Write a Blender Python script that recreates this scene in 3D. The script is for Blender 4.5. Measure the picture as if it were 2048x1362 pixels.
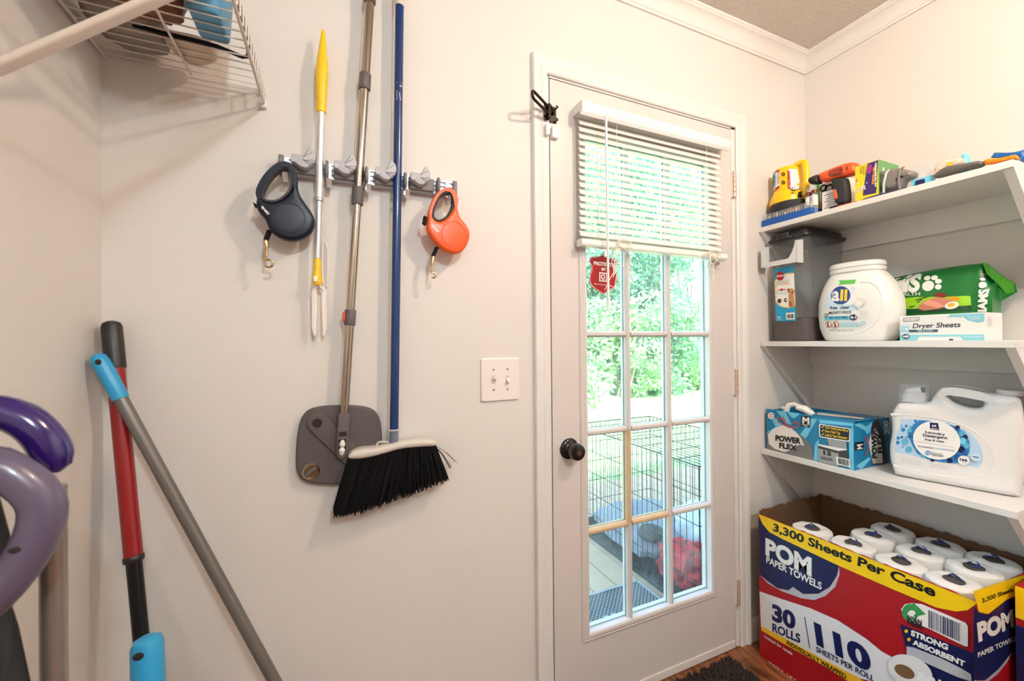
import bpy, bmesh, math, random
from mathutils import Vector, Matrix, noise as mnoise
from mathutils.geometry import tessellate_polygon
from mathutils.bvhtree import BVHTree
random.seed(7)
for _o in list(bpy.data.objects): bpy.data.objects.remove(_o)
SC = bpy.context.scene
COL = SC.collection
R = math.radians

# ------------------------------------------------------------------ camera
def make_camera():
    yaw, pitch, roll = R(23.481), R(0.1555), R(-0.491)
    F = Vector((math.sin(yaw)*math.cos(pitch), math.cos(yaw)*math.cos(pitch), math.sin(pitch)))
    r0 = Vector((math.cos(yaw), -math.sin(yaw), 0)); u0 = r0.cross(F)
    r = r0*math.cos(roll) + u0*math.sin(roll); u = r.cross(F)
    cd = bpy.data.cameras.new('camera'); cd.sensor_width = 36; cd.lens = 816.366/2048*36
    cd.clip_start = .02; cd.clip_end = 200
    cd.dof.use_dof = True; cd.dof.focus_distance = 1.35; cd.dof.aperture_fstop = 5.0
    o = bpy.data.objects.new('camera', cd); COL.objects.link(o)
    m = Matrix((r, u, -F)).transposed().to_4x4(); m.translation = (0, 0, 1.213)
    o.matrix_world = m
    SC.camera = o
make_camera()
# ------------------------------------------------------------------ sky, sun, exposure
SC.view_settings.view_transform = 'Standard'; SC.view_settings.look = 'None'
SC.view_settings.gamma = 1; SC.view_settings.use_curve_mapping = False
SC.view_settings.exposure = 1.0
W = bpy.data.worlds.new('sky'); SC.world = W; W.use_nodes = True
_nt = W.node_tree; _nt.nodes.clear()
_out = _nt.nodes.new('ShaderNodeOutputWorld'); _bg = _nt.nodes.new('ShaderNodeBackground'); _sk = _nt.nodes.new('ShaderNodeTexSky')
_sk.sky_type = 'NISHITA'; _sk.sun_disc = False; _sk.sun_elevation = R(52); _sk.sun_rotation = R(200); _sk.air_density = 1.0; _sk.dust_density = 2.0
_bg.inputs[1].default_value = 0.75
_nt.links.new(_sk.outputs[0], _bg.inputs[0]); _nt.links.new(_bg.outputs[0], _out.inputs[0])
_sl = bpy.data.lights.new('sun', 'SUN'); _sl.energy = 5.6; _sl.angle = R(4); _sl.color = (1, .96, .88)
_so = bpy.data.objects.new('sun', _sl); COL.objects.link(_so)
_so.location = (-2, -6, 9); _so.rotation_euler = Vector((.22, .62, -.75)).to_track_quat('-Z', 'Y').to_euler()

# ------------------------------------------------------------------ materials
def lin(c):
    return tuple(((x/255/12.92) if x/255 <= .04045 else ((x/255+.055)/1.055)**2.4) for x in c)
MATS = {}
def mat(name, rgb, rough=.5, metal=0, var=.05, scale=40, bump=0, bscale=250, emit=0, alpha=1, spec=.5, coat=0, sheen=0, trl=0):
    m = bpy.data.materials.new(name); m.use_nodes = True; nt = m.node_tree; nt.nodes.clear()
    out = nt.nodes.new('ShaderNodeOutputMaterial'); b = nt.nodes.new('ShaderNodeBsdfPrincipled')
    tc = nt.nodes.new('ShaderNodeTexCoord'); nz = nt.nodes.new('ShaderNodeTexNoise'); nz.inputs['Scale'].default_value = scale; nz.inputs['Detail'].default_value = 4
    mx = nt.nodes.new('ShaderNodeMix'); mx.data_type = 'RGBA'
    c = lin(rgb); mx.inputs[6].default_value = (*[x*(1-var) for x in c], 1); mx.inputs[7].default_value = (*[min(1, x*(1+var)) for x in c], 1)
    L = nt.links.new
    L(tc.outputs['Object'], nz.inputs['Vector']); L(nz.outputs[0], mx.inputs[0]); L(mx.outputs[2], b.inputs['Base Color'])
    b.inputs['Roughness'].default_value = rough; b.inputs['Metallic'].default_value = metal; b.inputs['Specular IOR Level'].default_value = spec
    b.inputs['Coat Weight'].default_value = coat; b.inputs['Sheen Weight'].default_value = sheen
    if bump:
        n2 = nt.nodes.new('ShaderNodeTexNoise'); n2.inputs['Scale'].default_value = bscale; n2.inputs['Detail'].default_value = 3
        bp = nt.nodes.new('ShaderNodeBump'); bp.inputs['Strength'].default_value = bump; bp.inputs['Distance'].default_value = .002
        L(tc.outputs['Object'], n2.inputs['Vector']); L(n2.outputs[0], bp.inputs['Height']); L(bp.outputs[0], b.inputs['Normal'])
    if emit:
        b.inputs['Emission Color'].default_value = (*c, 1); b.inputs['Emission Strength'].default_value = emit
    sh = b.outputs[0]
    if trl:
        t = nt.nodes.new('ShaderNodeBsdfTranslucent'); L(mx.outputs[2], t.inputs[0]); ms = nt.nodes.new('ShaderNodeMixShader'); ms.inputs[0].default_value = trl
        L(sh, ms.inputs[1]); L(t.outputs[0], ms.inputs[2]); sh = ms.outputs[0]
    if alpha < 1:
        t = nt.nodes.new('ShaderNodeBsdfTransparent'); ms = nt.nodes.new('ShaderNodeMixShader'); ms.inputs[0].default_value = alpha
        L(t.outputs[0], ms.inputs[1]); L(sh, ms.inputs[2]); sh = ms.outputs[0]
    L(sh, out.inputs[0]); MATS[name] = m
    return m
def M(n): return MATS[n]
mat('wall_paint', (222, 217, 212), .55, var=.012, scale=3, bump=.12, bscale=420)
mat('ceiling_popcorn', (216, 208, 199), .9, var=.09, scale=160, bump=1, bscale=75)
[n for n in MATS['ceiling_popcorn'].node_tree.nodes if n.type == 'BUMP'][0].inputs['Distance'].default_value = .012
mat('trim_paint', (228, 224, 220), .38, var=.012, scale=6, bump=.05, bscale=120)
mat('door_paint', (214, 206, 202), .36, var=.02, scale=5, bump=.06, bscale=160)
mat('low_bounce_brown', (150, 118, 92), .6, var=.1, scale=10)  # invented dark finish for the unseen front wall, cuts bounced light
mat('bare_wood', (212, 180, 144), .5, var=.08, scale=30)
mat('shelf_paint', (224, 221, 218), .5, var=.02, scale=8, bump=.12, bscale=160)
mat('gap_dark', (38, 30, 26), .8)
mat('white_plastic', (238, 236, 232), .3, var=.01)
mat('ivory_plastic', (236, 230, 225), .3, var=.01)
mat('slat_white', (240, 236, 230), .35, var=.01, trl=.12)
mat('cord_white', (235, 228, 214), .7)
mat('alu', (206, 208, 212), .38, .55, var=.03)
mat('alu_bright', (236, 236, 238), .3, .6, var=.02)
mat('steel', (182, 172, 158), .16, 1, var=.04, scale=12)
mat('grip_grey', (128, 126, 128), .55, var=.03)
mat('wheel_grey', (186, 187, 192), .5, var=.03)
mat('rubber_dark', (40, 40, 42), .7, var=.05)
mat('navy_plastic', (13, 19, 38), .36, var=.04, spec=.35)
mat('navy_disc', (18, 22, 38), .4, var=.04)
mat('orange_plastic', (238, 92, 34), .32, var=.02)
mat('leash_grip', (70, 68, 68), .7, var=.06)
mat('leash_grip2', (58, 60, 66), .7, var=.06)
mat('brass', (206, 176, 134), .28, 1, var=.06, scale=90)
mat('strap_black', (14, 13, 14), .8, spec=.3)
mat('yellow_plastic', (246, 200, 24), .35, var=.03)
mat('brush_white', (240, 234, 228), .5)
mat('mop_grey', (98, 92, 92), .6, var=.03)
mat('mop_plate', (88, 80, 80), .65, var=.05, scale=14)
mat('orange_button', (238, 84, 30), .4)
mat('mop_joint_white', (228, 226, 224), .35)
mat('blue_pole', (6, 50, 108), .22, var=.05, coat=.3)
mat('beige_plastic', (208, 200, 190), .42, var=.03)
mat('bristle_black', (9, 9, 11), .7, var=.3, scale=300, spec=.2)
mat('latch_bronze', (46, 38, 32), .35, .8, var=.2, scale=120)
mat('knob_black', (22, 20, 20), .18, .3, var=.1, coat=.5)
mat('brass_key', (150, 120, 96), .3, 1)
mat('red_pole', (138, 8, 14), .3, var=.06, coat=.2)
mat('black_plastic', (34, 31, 30), .4, var=.06)
mat('black_metal', (28, 28, 30), .35, .5, var=.06)
mat('pole_grey', (118, 114, 110), .35, .4, var=.03)
mat('cap_blue', (46, 156, 206), .35, var=.03)
mat('vac_purple', (40, 16, 92), .14, var=.04, coat=.6)
mat('vac_grey', (92, 82, 104), .3, var=.04, coat=.2)
mat('vac_black', (24, 22, 23), .5)
mat('wand_grey', (150, 140, 134), .3, .6)
mat('wire_white', (222, 212, 202), .4)
mat('cardboard', (104, 74, 48), .85, var=.08, scale=60, bump=.2, bscale=300)
mat('cardboard_edge', (110, 80, 52), .9, var=.2, scale=200)
mat('case_red', (168, 10, 26), .45, var=.07, scale=180)
mat('towel_white', (226, 224, 220), .75, var=.03, scale=30, bump=.25, bscale=160)
mat('core_shade', (78, 72, 72), .9)
mat('towel_blue', (40, 60, 120), .6)
mat('bagbox_blue', (16, 126, 176), .35, var=.05, scale=14)
mat('bagbox_in', (40, 34, 30), .9)
mat('tub_white', (234, 232, 228), .28, var=.008)
mat('jug_white', (228, 226, 224), .36, var=.012)
mat('clear_plastic', (226, 230, 234), .12, alpha=.22)
mat('bin_plastic', (150, 152, 154), .35, alpha=.27, var=.05, scale=8)
mat('bin_handle', (226, 226, 226), .35, alpha=.9)
mat('lid_black', (34, 31, 29), .35, var=.08)
mat('kibble', (74, 52, 42), .85, var=.35, scale=120, bump=1, bscale=110)
mat('bag_green', (14, 110, 44), .32, var=.08, scale=12, coat=.2)
mat('bag_inside', (70, 150, 40), .3, var=.3, scale=25)
mat('box_white', (232, 230, 227), .45, var=.01)
mat('box_shade', (236, 236, 238), .45, var=.01)
mat('lantern_yellow', (248, 200, 20), .3, var=.03)
mat('drill_orange', (240, 90, 36), .38, var=.03)
mat('repel_yellow', (238, 214, 30), .4)
mat('repel_green', (98, 156, 90), .45, var=.04)
mat('tray_blue', (16, 84, 168), .3, var=.05)
mat('amber_brown', (120, 52, 26), .25)
mat('grey_rubber', (92, 88, 82), .6, var=.08)
mat('nozzle_grey', (126, 120, 114), .4, var=.06)
mat('tan_pack', (216, 200, 182), .6, var=.05)
mat('orange_tool', (240, 138, 24), .35)
mat('blue_bag', (26, 96, 168), .35, var=.4, scale=30)
mat('brown_leather', (120, 74, 42), .5, var=.35, scale=30, bump=.3, bscale=60)
mat('grey_cloth', (150, 140, 132), .85, var=.25, scale=25, bump=.4, bscale=50)
mat('pale_board', (206, 188, 168), .6, var=.08, scale=20)
mat('bin_blue', (84, 150, 190), .4, var=.25, scale=20)
mat('rug_brown', (54, 44, 40), .95, var=.35, scale=90)
mat('deck_wood', (182, 158, 130), .75, var=.14, scale=16, bump=.3, bscale=80)
mat('lawn', (176, 196, 140), .95, var=.25, scale=3, bump=.4, bscale=30)
mat('crate_wire', (40, 44, 46), .45, .5)
mat('tray_black', (40, 42, 46), .6)
mat('blanket_grey', (132, 138, 146), .95, var=.25, scale=18, bump=.5, bscale=60)
mat('blanket_pale', (196, 206, 214), .95, var=.15, scale=14, bump=.4, bscale=50)
mat('bark', (150, 134, 112), .95, var=.3, scale=20)
mat('baseboard_paint', (238, 233, 229), .4, var=.012)
mat('threshold_metal', (150, 142, 132), .4, .8, var=.1)
for _n, _c in dict(navy=(12, 24, 78), silver=(186, 186, 192), yellow=(248, 206, 12), white=(230, 228, 226), gold=(246, 190, 30), black=(14, 14, 17), paper=(240, 238, 234), green=(60, 150, 84),
        sky=(112, 200, 232), foil=(120, 118, 118), bagwhite=(236, 234, 230), redor=(204, 80, 58), metalg=(158, 158, 160), dkgrey=(58, 58, 62), ltblue=(182, 212, 236), blue=(40, 128, 190), teal=(92, 176, 214),
        blue2=(24, 92, 160), ink=(28, 30, 62), paleblue=(206, 230, 244), green2=(132, 206, 132), leafgreen=(96, 188, 72), royal=(24, 62, 138), cyan=(96, 196, 224), pack=(226, 220, 214), lime=(150, 208, 30), dkgreen=(10, 78, 44),
        meatred=(128, 30, 28), ham=(206, 128, 108), meatpink=(230, 160, 138), orangec=(240, 148, 30), egg=(232, 176, 46), dkbrown=(60, 50, 34), aqua=(136, 204, 218), tealdk=(24, 80, 104), cyan2=(28, 160, 206), redlab=(182, 20, 28),
        tan=(196, 138, 92), tanbrown=(150, 98, 60), dkblue=(30, 50, 80), yel2=(200, 160, 20), drillor=(220, 80, 44), purple=(56, 34, 104), magenta=(160, 40, 130), lilac=(190, 180, 220), shieldred=(166, 10, 20), cardboard=(126, 92, 60)).items():
    mat('ink_'+_n, _c, .42, var=.02)

def glass_mat():
    m = bpy.data.materials.new('pane_glass'); m.use_nodes = True; nt = m.node_tree; nt.nodes.clear(); L = nt.links.new
    out = nt.nodes.new('ShaderNodeOutputMaterial'); t = nt.nodes.new('ShaderNodeBsdfTransparent'); t.inputs[0].default_value = (.92, 1, .985, 1)
    g = nt.nodes.new('ShaderNodeBsdfGlossy'); g.inputs['Roughness'].default_value = .02
    d = nt.nodes.new('ShaderNodeBsdfDiffuse'); d.inputs[0].default_value = (.8, .86, .86, 1)
    tl = nt.nodes.new('ShaderNodeBsdfTranslucent'); tl.inputs[0].default_value = (.8, .9, .88, 1)
    fr = nt.nodes.new('ShaderNodeFresnel'); fr.inputs[0].default_value = 1.3
    tc = nt.nodes.new('ShaderNodeTexCoord'); nz = nt.nodes.new('ShaderNodeTexNoise'); nz.inputs['Scale'].default_value = 7; nz.inputs['Detail'].default_value = 8; nz.inputs['Roughness'].default_value = .7
    mr = nt.nodes.new('ShaderNodeMapRange'); mr.inputs[1].default_value = .42; mr.inputs[2].default_value = .75; mr.inputs[3].default_value = .015; mr.inputs[4].default_value = .13
    a = nt.nodes.new('ShaderNodeMixShader'); b = nt.nodes.new('ShaderNodeMixShader'); c = nt.nodes.new('ShaderNodeMixShader'); c.inputs[0].default_value = .6
    L(tc.outputs['Object'], nz.inputs['Vector']); L(nz.outputs[0], mr.inputs[0]); L(mr.outputs[0], b.inputs[0])
    ge = nt.nodes.new('ShaderNodeNewGeometry'); ma = nt.nodes.new('ShaderNodeMath'); ma.operation = 'MULTIPLY_ADD'; ma.inputs[1].default_value = 1/1.3-1.3; ma.inputs[2].default_value = 1.3
    L(ge.outputs['Backfacing'], ma.inputs[0]); L(ma.outputs[0], fr.inputs[0])
    L(fr.outputs[0], a.inputs[0]); L(t.outputs[0], a.inputs[1]); L(g.outputs[0], a.inputs[2])
    L(d.outputs[0], c.inputs[1]); L(tl.outputs[0], c.inputs[2]); L(a.outputs[0], b.inputs[1]); L(c.outputs[0], b.inputs[2]); L(b.outputs[0], out.inputs[0])
    MATS['pane_glass'] = m
glass_mat()
def leaf_mat(name, c1, c2):
    m = mat(name, c1, .55, var=.0, trl=.4); nt = m.node_tree
    mx = [n for n in nt.nodes if n.type == 'MIX'][0]; mx.inputs[7].default_value = (*lin(c2), 1)
    oi = [n for n in nt.nodes if n.type == 'TEX_NOISE'][0]; oi.inputs['Scale'].default_value = 2.2
leaf_mat('leaf_a', (112, 158, 118), (172, 212, 168)); leaf_mat('leaf_b', (86, 138, 112), (146, 192, 158)); leaf_mat('leaf_c', (136, 176, 124), (198, 226, 176))
mat('hinge_worn', (206, 178, 160), .4, .3, var=.15, scale=60)
def wood_floor():
    m = bpy.data.materials.new('vinyl_plank'); m.use_nodes = True; nt = m.node_tree; L = nt.links.new; b = nt.nodes['Principled BSDF']
    tc = nt.nodes.new('ShaderNodeTexCoord'); mp = nt.nodes.new('ShaderNodeMapping'); mp.inputs['Scale'].default_value = (26, 5, 26)
    nz = nt.nodes.new('ShaderNodeTexNoise'); nz.inputs['Scale'].default_value = 1.6; nz.inputs['Detail'].default_value = 6; nz.inputs['Distortion'].default_value = 1.2
    cr = nt.nodes.new('ShaderNodeValToRGB'); e = cr.color_ramp.elements
    e[0].position = .32; e[0].color = (*lin((74, 40, 22)), 1); e[1].position = .7; e[1].color = (*lin((168, 104, 62)), 1)
    L(tc.outputs['Object'], mp.inputs[0]); L(mp.outputs[0], nz.inputs['Vector']); L(nz.outputs[0], cr.inputs[0]); L(cr.outputs[0], b.inputs['Base Color']); b.inputs['Roughness'].default_value = .35
    MATS['vinyl_plank'] = m
wood_floor()
def plaid():
    m = bpy.data.materials.new('plaid_red'); m.use_nodes = True; nt = m.node_tree; L = nt.links.new; b = nt.nodes['Principled BSDF']; b.inputs['Roughness'].default_value = .95
    tc = nt.nodes.new('ShaderNodeTexCoord'); ck = nt.nodes.new('ShaderNodeTexChecker'); ck.inputs['Scale'].default_value = 15; ck.inputs[1].default_value = (*lin((196, 30, 38)), 1); ck.inputs[2].default_value = (*lin((52, 14, 20)), 1)
    nz = nt.nodes.new('ShaderNodeTexNoise'); nz.inputs['Scale'].default_value = 6; mx = nt.nodes.new('ShaderNodeMix'); mx.data_type = 'RGBA'; mx.inputs[7].default_value = (*lin((200, 40, 48)), 1)
    L(tc.outputs['Object'], ck.inputs[0]); L(tc.outputs['Object'], nz.inputs['Vector']); L(nz.outputs[0], mx.inputs[0]); L(ck.outputs[0], mx.inputs[6]); L(mx.outputs[2], b.inputs['Base Color']); MATS['plaid_red'] = m
plaid()
def mat_mesh():
    m = bpy.data.materials.new('doormat_mesh'); m.use_nodes = True; nt = m.node_tree; L = nt.links.new; b = nt.nodes['Principled BSDF']; b.inputs['Roughness'].default_value = .9
    tc = nt.nodes.new('ShaderNodeTexCoord'); ck = nt.nodes.new('ShaderNodeTexChecker'); ck.inputs['Scale'].default_value = 90; ck.inputs[1].default_value = (*lin((124, 126, 128)), 1); ck.inputs[2].default_value = (*lin((44, 46, 48)), 1)
    L(tc.outputs['Object'], ck.inputs[0]); L(ck.outputs[0], b.inputs['Base Color']); MATS['doormat_mesh'] = m
mat_mesh(); mat('doormat_grey', (150, 152, 154), .9, var=.1)

# ------------------------------------------------------------------ mesh helpers
ORG = {}
def V(*a): return Vector(a)
class MB:
    def __init__(s): s.v = []; s.f = []; s.m = []
    def add(s, vs, fs, m=0):
        k = len(s.v); s.v += [Vector(p) for p in vs]
        for f in fs: s.f.append(tuple(i+k for i in f)); s.m.append(m)
        return s
    def box(s, lo, hi, m=0):
        x0, y0, z0 = lo; x1, y1, z1 = hi
        return s.add([(x0,y0,z0),(x1,y0,z0),(x1,y1,z0),(x0,y1,z0),(x0,y0,z1),(x1,y0,z1),(x1,y1,z1),(x0,y1,z1)], [(3,2,1,0),(4,5,6,7),(0,1,5,4),(1,2,6,5),(2,3,7,6),(3,0,4,7)], m)
    def obox(s, c, size, rot=(0,0,0), m=0):
        from mathutils import Euler
        E = Euler(rot).to_matrix(); c = Vector(c); t = MB().box([-x/2 for x in size], [x/2 for x in size])
        return s.add([c+E@p for p in t.v], t.f, m)
    def rings(s, rs, cap0=True, cap1=True, m=0, closed=False):
        n = len(rs[0]); vs = [p for r in rs for p in r]; fs = []
        K = len(rs)
        for k in range(K if closed else K-1):
            a = k*n; b = ((k+1) % K)*n
            for i in range(n): j = (i+1) % n; fs.append((a+i, a+j, b+j, b+i))
        if not closed:
            if cap0: fs.append(tuple(range(n))[::-1])
            if cap1: fs.append(tuple(range((K-1)*n, K*n)))
        return s.add(vs, fs, m)
    def cyl(s, p0, p1, r0, r1=None, n=16, caps=True, m=0):
        return s.tube([p0, p1], [r0, r0 if r1 is None else r1], n, m=m, caps=caps)
    def tube(s, pts, r, n=8, closed=False, m=0, caps=True, flat=None):
        pts = [Vector(p) for p in pts]; K = len(pts); rr = r if isinstance(r, (list, tuple)) else [r]*K
        rs = []; up = None
        for i, p in enumerate(pts):
            if closed: t = pts[(i+1) % K]-pts[i-1]
            else: t = pts[min(i+1, K-1)]-pts[max(i-1, 0)]
            t.normalize()
            if up is None: up = t.orthogonal()
            up = (up - t*up.dot(t));
            if up.length < 1e-6: up = t.orthogonal()
            up.normalize(); w = t.cross(up)
            rs.append([p+(up*math.cos(2*math.pi*k/n)+w*math.sin(2*math.pi*k/n))*rr[i] for k in range(n)])
        return s.rings(rs, caps, caps, m, closed)
    def lathe(s, prof, o, axis=(0,0,1), n=24, m=0, cap0=True, cap1=True):
        o = Vector(o); a = Vector(axis).normalized(); u = a.orthogonal().normalized(); w = a.cross(u)
        return s.rings([[o+a*h+(u*math.cos(2*math.pi*k/n)+w*math.sin(2*math.pi*k/n))*max(r, 1e-4) for k in range(n)] for r, h in prof], cap0, cap1, m)
    def ell(s, c, r, n=14, k=8, m=0, rot=None):
        c = Vector(c); rs = []
        for j in range(1, k):
            th = math.pi*j/k
            rs.append([Vector((r[0]*math.sin(th)*math.cos(2*math.pi*i/n), r[1]*math.sin(th)*math.sin(2*math.pi*i/n), -r[2]*math.cos(th))) for i in range(n)])
        if rot is not None: rs = [[rot@p for p in q] for q in rs]
        return s.rings([[c+p for p in q] for q in rs], True, True, m)
    def prism(s, poly, vec, m=0):
        poly = [Vector(p) for p in poly]; vec = Vector(vec); n = len(poly)
        tri = tessellate_polygon([poly]); vs = poly+[p+vec for p in poly]
        fs = [tuple(t) for t in tri]+[tuple(i+n for i in t)[::-1] for t in tri]+[(i, (i+1) % n, n+(i+1) % n, n+i) for i in range(n)]
        return s.add(vs, fs, m)
    def xf(s, fn): s.v = [Vector(fn(p)) for p in s.v]; return s
    def build(s, name, mats, parent=None, origin=None, smooth=True, ang=38, bevel=0, seg=2, recalc=True, kind=None, label=None):
        org = ORG[parent.name] if parent is not None else None
        if org is None:
            if origin is None:
                xs = [p.x for p in s.v]; ys = [p.y for p in s.v]; zs = [p.z for p in s.v]
                origin = ((min(xs)+max(xs))/2, (min(ys)+max(ys))/2, min(zs))
            org = Vector(origin)
        me = bpy.data.meshes.new(name); me.from_pydata([p-org for p in s.v], [], s.f)
        for mm in (mats if isinstance(mats, (list, tuple)) else [mats]): me.materials.append(M(mm) if isinstance(mm, str) else mm)
        me.polygons.foreach_set('material_index', s.m)
        if recalc:
            bm = bmesh.new(); bm.from_mesh(me); bmesh.ops.recalc_face_normals(bm, faces=bm.faces); bm.to_mesh(me); bm.free()
        if smooth:
            me.polygons.foreach_set('use_smooth', [True]*len(me.polygons)); me.set_sharp_from_angle(angle=R(ang))
        me.update()
        o = bpy.data.objects.new(name, me); COL.objects.link(o)
        if parent is not None: o.parent = parent
        else: o.location = org
        ORG[o.name] = org
        if bevel:
            b = o.modifiers.new('bevel', 'BEVEL'); b.width = bevel; b.segments = seg; b.limit_method = 'ANGLE'; b.angle_limit = R(40)
        if kind: o['kind'] = kind
        if label: o['label'] = label
        return o
def tag(o, label, cat, group=None):
    o['label'] = label; o['category'] = cat
    if group: o['group'] = group
    return o
def thing(name, label, cat, loc, group=None):
    o = bpy.data.objects.new(name, None); o.empty_display_size = .05; COL.objects.link(o); o.location = loc; ORG[o.name] = Vector(loc)
    return tag(o, label, cat, group)
def structure(name, loc=(0,0,0)):
    o = bpy.data.objects.new(name, None); COL.objects.link(o); o.location = loc; ORG[o.name] = Vector(loc); o['kind'] = 'structure'
    return o
def copy_part(o, parent, dv=(0,0,0)):
    c = o.copy(); COL.objects.link(c); c.parent = parent; c.location = o.location+Vector(dv); ORG[c.name] = ORG[o.name]+Vector(dv)
    return c
def rrect(w, d, r, n=5):
    pts = []
    for cx, cy, a0 in ((w/2-r, d/2-r, 0), (-w/2+r, d/2-r, 90), (-w/2+r, -d/2+r, 180), (w/2-r, -d/2+r, 270)):
        for k in range(n): a = R(a0+90*k/(n-1)); pts.append((cx+r*math.cos(a), cy+r*math.sin(a)))
    return pts
def sellipse(a, b, n=36, e=2.6):
    return [(math.copysign(abs(math.cos(t))**(2/e), math.cos(t))*a, math.copysign(abs(math.sin(t))**(2/e), math.sin(t))*b) for t in [2*math.pi*k/n for k in range(n)]]
def pts2(key):
    q = [int(x)/1e4 for x in OUT[key].split()]
    return list(zip(q[::2], q[1::2]))
def offset2(poly, d):
    """shift an outline inwards (d > 0) along its vertex normals"""
    n = len(poly); A = sum(poly[i][0]*poly[(i+1) % n][1]-poly[(i+1) % n][0]*poly[i][1] for i in range(n)); sg = 1 if A > 0 else -1; out = []
    for i in range(n):
        a = Vector(poly[i-1]); b = Vector(poly[i]); c = Vector(poly[(i+1) % n]); e1 = (b-a).normalized(); e2 = (c-b).normalized()
        nn = Vector((-(e1.y+e2.y), e1.x+e2.x)); nn = nn.normalized() if nn.length > 1e-6 else Vector((-e1.y, e1.x))
        out.append(tuple(b+nn*d*sg))
    return out
def smooth2(poly, it=1):
    for _ in range(it):
        q = []
        for i in range(len(poly)):
            a = poly[i]; b = poly[(i+1) % len(poly)]
            q += [(.75*a[0]+.25*b[0], .75*a[1]+.25*b[1]), (.25*a[0]+.75*b[0], .25*a[1]+.75*b[1])]
        poly = q
    return poly
def plate(outer, hole, fr, t, bev, segs=3, m=0):
    """solid with a rounded rim from an outline (and an optional hole); fr(u, v, w) gives the world point, w runs 0..t"""
    mb = MB(); prof = []
    for k in range(segs+1): a = math.pi/2*k/segs; prof.append((bev*(1-math.sin(a)), bev*(1-math.cos(a))))
    lay = [(i, w) for i, w in prof]+[(i, t-w) for i, w in prof[::-1]]
    loops = [(outer, 1)]+([(hole, -1)] if hole else [])
    fl = []; bl = []
    for lp, sg in loops:
        rs = [[fr(u, v, w) for u, v in offset2(lp, i*sg)] for i, w in lay]
        mb.rings(rs, False, False, m); fl.append(offset2(lp, lay[0][0]*sg)); bl.append(offset2(lp, lay[-1][0]*sg))
    for ls, w in ((fl, 0), (bl, t)):
        tr = tessellate_polygon([[Vector((u, v, 0)) for u, v in l] for l in ls]); al = [q for l in ls for q in l]
        mb.add([fr(u, v, w) for u, v in al], tr, m)
    d = MB(); seen = {}; mp = []
    for p in mb.v:
        k = (round(p.x, 6), round(p.y, 6), round(p.z, 6)); mp.append(seen.setdefault(k, len(seen)))
        if len(seen) > len(d.v): d.v.append(p)
    for f, mi in zip(mb.f, mb.m):
        g = [mp[i] for i in f]
        if len(set(g)) >= 3: d.f.append(tuple(dict.fromkeys(g))); d.m.append(mi)
    return d
TX = {}
def text2d(s, bold):
    k = (s, bold)
    if k not in TX:
        cu = bpy.data.curves.new('t', 'FONT'); cu.body = s; cu.resolution_u = 4; cu.offset = bold; cu.fill_mode = 'FRONT'
        ob = bpy.data.objects.new('t', cu); me = bpy.data.meshes.new_from_object(ob)
        TX[k] = ([(v.co.x, v.co.y) for v in me.vertices], [tuple(p.vertices) for p in me.polygons])
        bpy.data.objects.remove(ob); bpy.data.curves.remove(cu); bpy.data.meshes.remove(me)
    return TX[k]
CAPH = max(y for x, y in text2d('H', 0)[0])
def decal(key, parent, pt, nrm, target=None, name='printed_label', step=.00012, base=.0003, maxe=.012):
    """flat print: pt(u, v) gives a point of the printed face, nrm its normal; with a target mesh builder the print follows its surface"""
    bvh = BVHTree.FromPolygons(target.v, target.f) if target else None
    nrm = Vector(nrm); mb = MB(); names = []; lev = 0
    for ln in DEC[key].split('\n'):
        F = ln.split('|'); q = [int(x)/1e4 for x in F[2].split()]; P = list(zip(q[::2], q[1::2]))
        if F[1] not in names: names.append(F[1])
        mi = names.index(F[1]); lev += 1
        if F[0] == 'e':
            c, a, b = [Vector(p) for p in P]; P = [tuple(c+(a-c)*math.cos(2*math.pi*i/26)+(b-c)*math.sin(2*math.pi*i/26)) for i in range(26)]
        if F[0] in 'pe':
            vs = P; fs = [tuple(t) for t in tessellate_polygon([[Vector((*p, 0)) for p in P]])]
        else:
            tv, fs = text2d(F[3], float(F[4]))
            if not tv: continue
            x0 = min(x for x, y in tv); x1 = max(x for x, y in tv); bl, br, tl = [Vector(p) for p in P]
            vs = [tuple(bl+(br-bl)*((x-x0)/(x1-x0))+(tl-bl)*(y/CAPH)) for x, y in tv]
        if bvh:
            bm = bmesh.new(); bv = [bm.verts.new((*p, 0)) for p in vs]
            for f in fs:
                try: bm.faces.new([bv[i] for i in f])
                except ValueError: pass
            for _ in range(5):
                lg = [e for e in bm.edges if e.calc_length() > maxe]
                if not lg: break
                bmesh.ops.subdivide_edges(bm, edges=lg, cuts=1); bmesh.ops.triangulate(bm, faces=bm.faces)
            bm.verts.index_update(); vs = [(v.co.x, v.co.y) for v in bm.verts]; fs = [tuple(v.index for v in f.verts) for f in bm.faces]; bm.free()
        W3 = []; miss = set()
        for u, v in vs:
            p = pt(u, v)
            if bvh:
                h = bvh.ray_cast(p+nrm*.12, -nrm, .3)
                if h[0] is None or (h[0]-p).length > .09: miss.add(len(W3))
                p = h[0] if h[0] is not None else p
            W3.append(p+nrm*(base+lev*step))
        ok = []
        for f in fs:
            if miss and any(i in miss for i in f): continue
            a, b, c = W3[f[0]], W3[f[1]], W3[f[2]]
            ok.append(f if (b-a).cross(c-a).dot(nrm) >= 0 else f[::-1])
        mb.add(W3, ok, mi)
    return mb.build(name, ['ink_'+n for n in names], parent, smooth=False, recalc=False)
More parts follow.
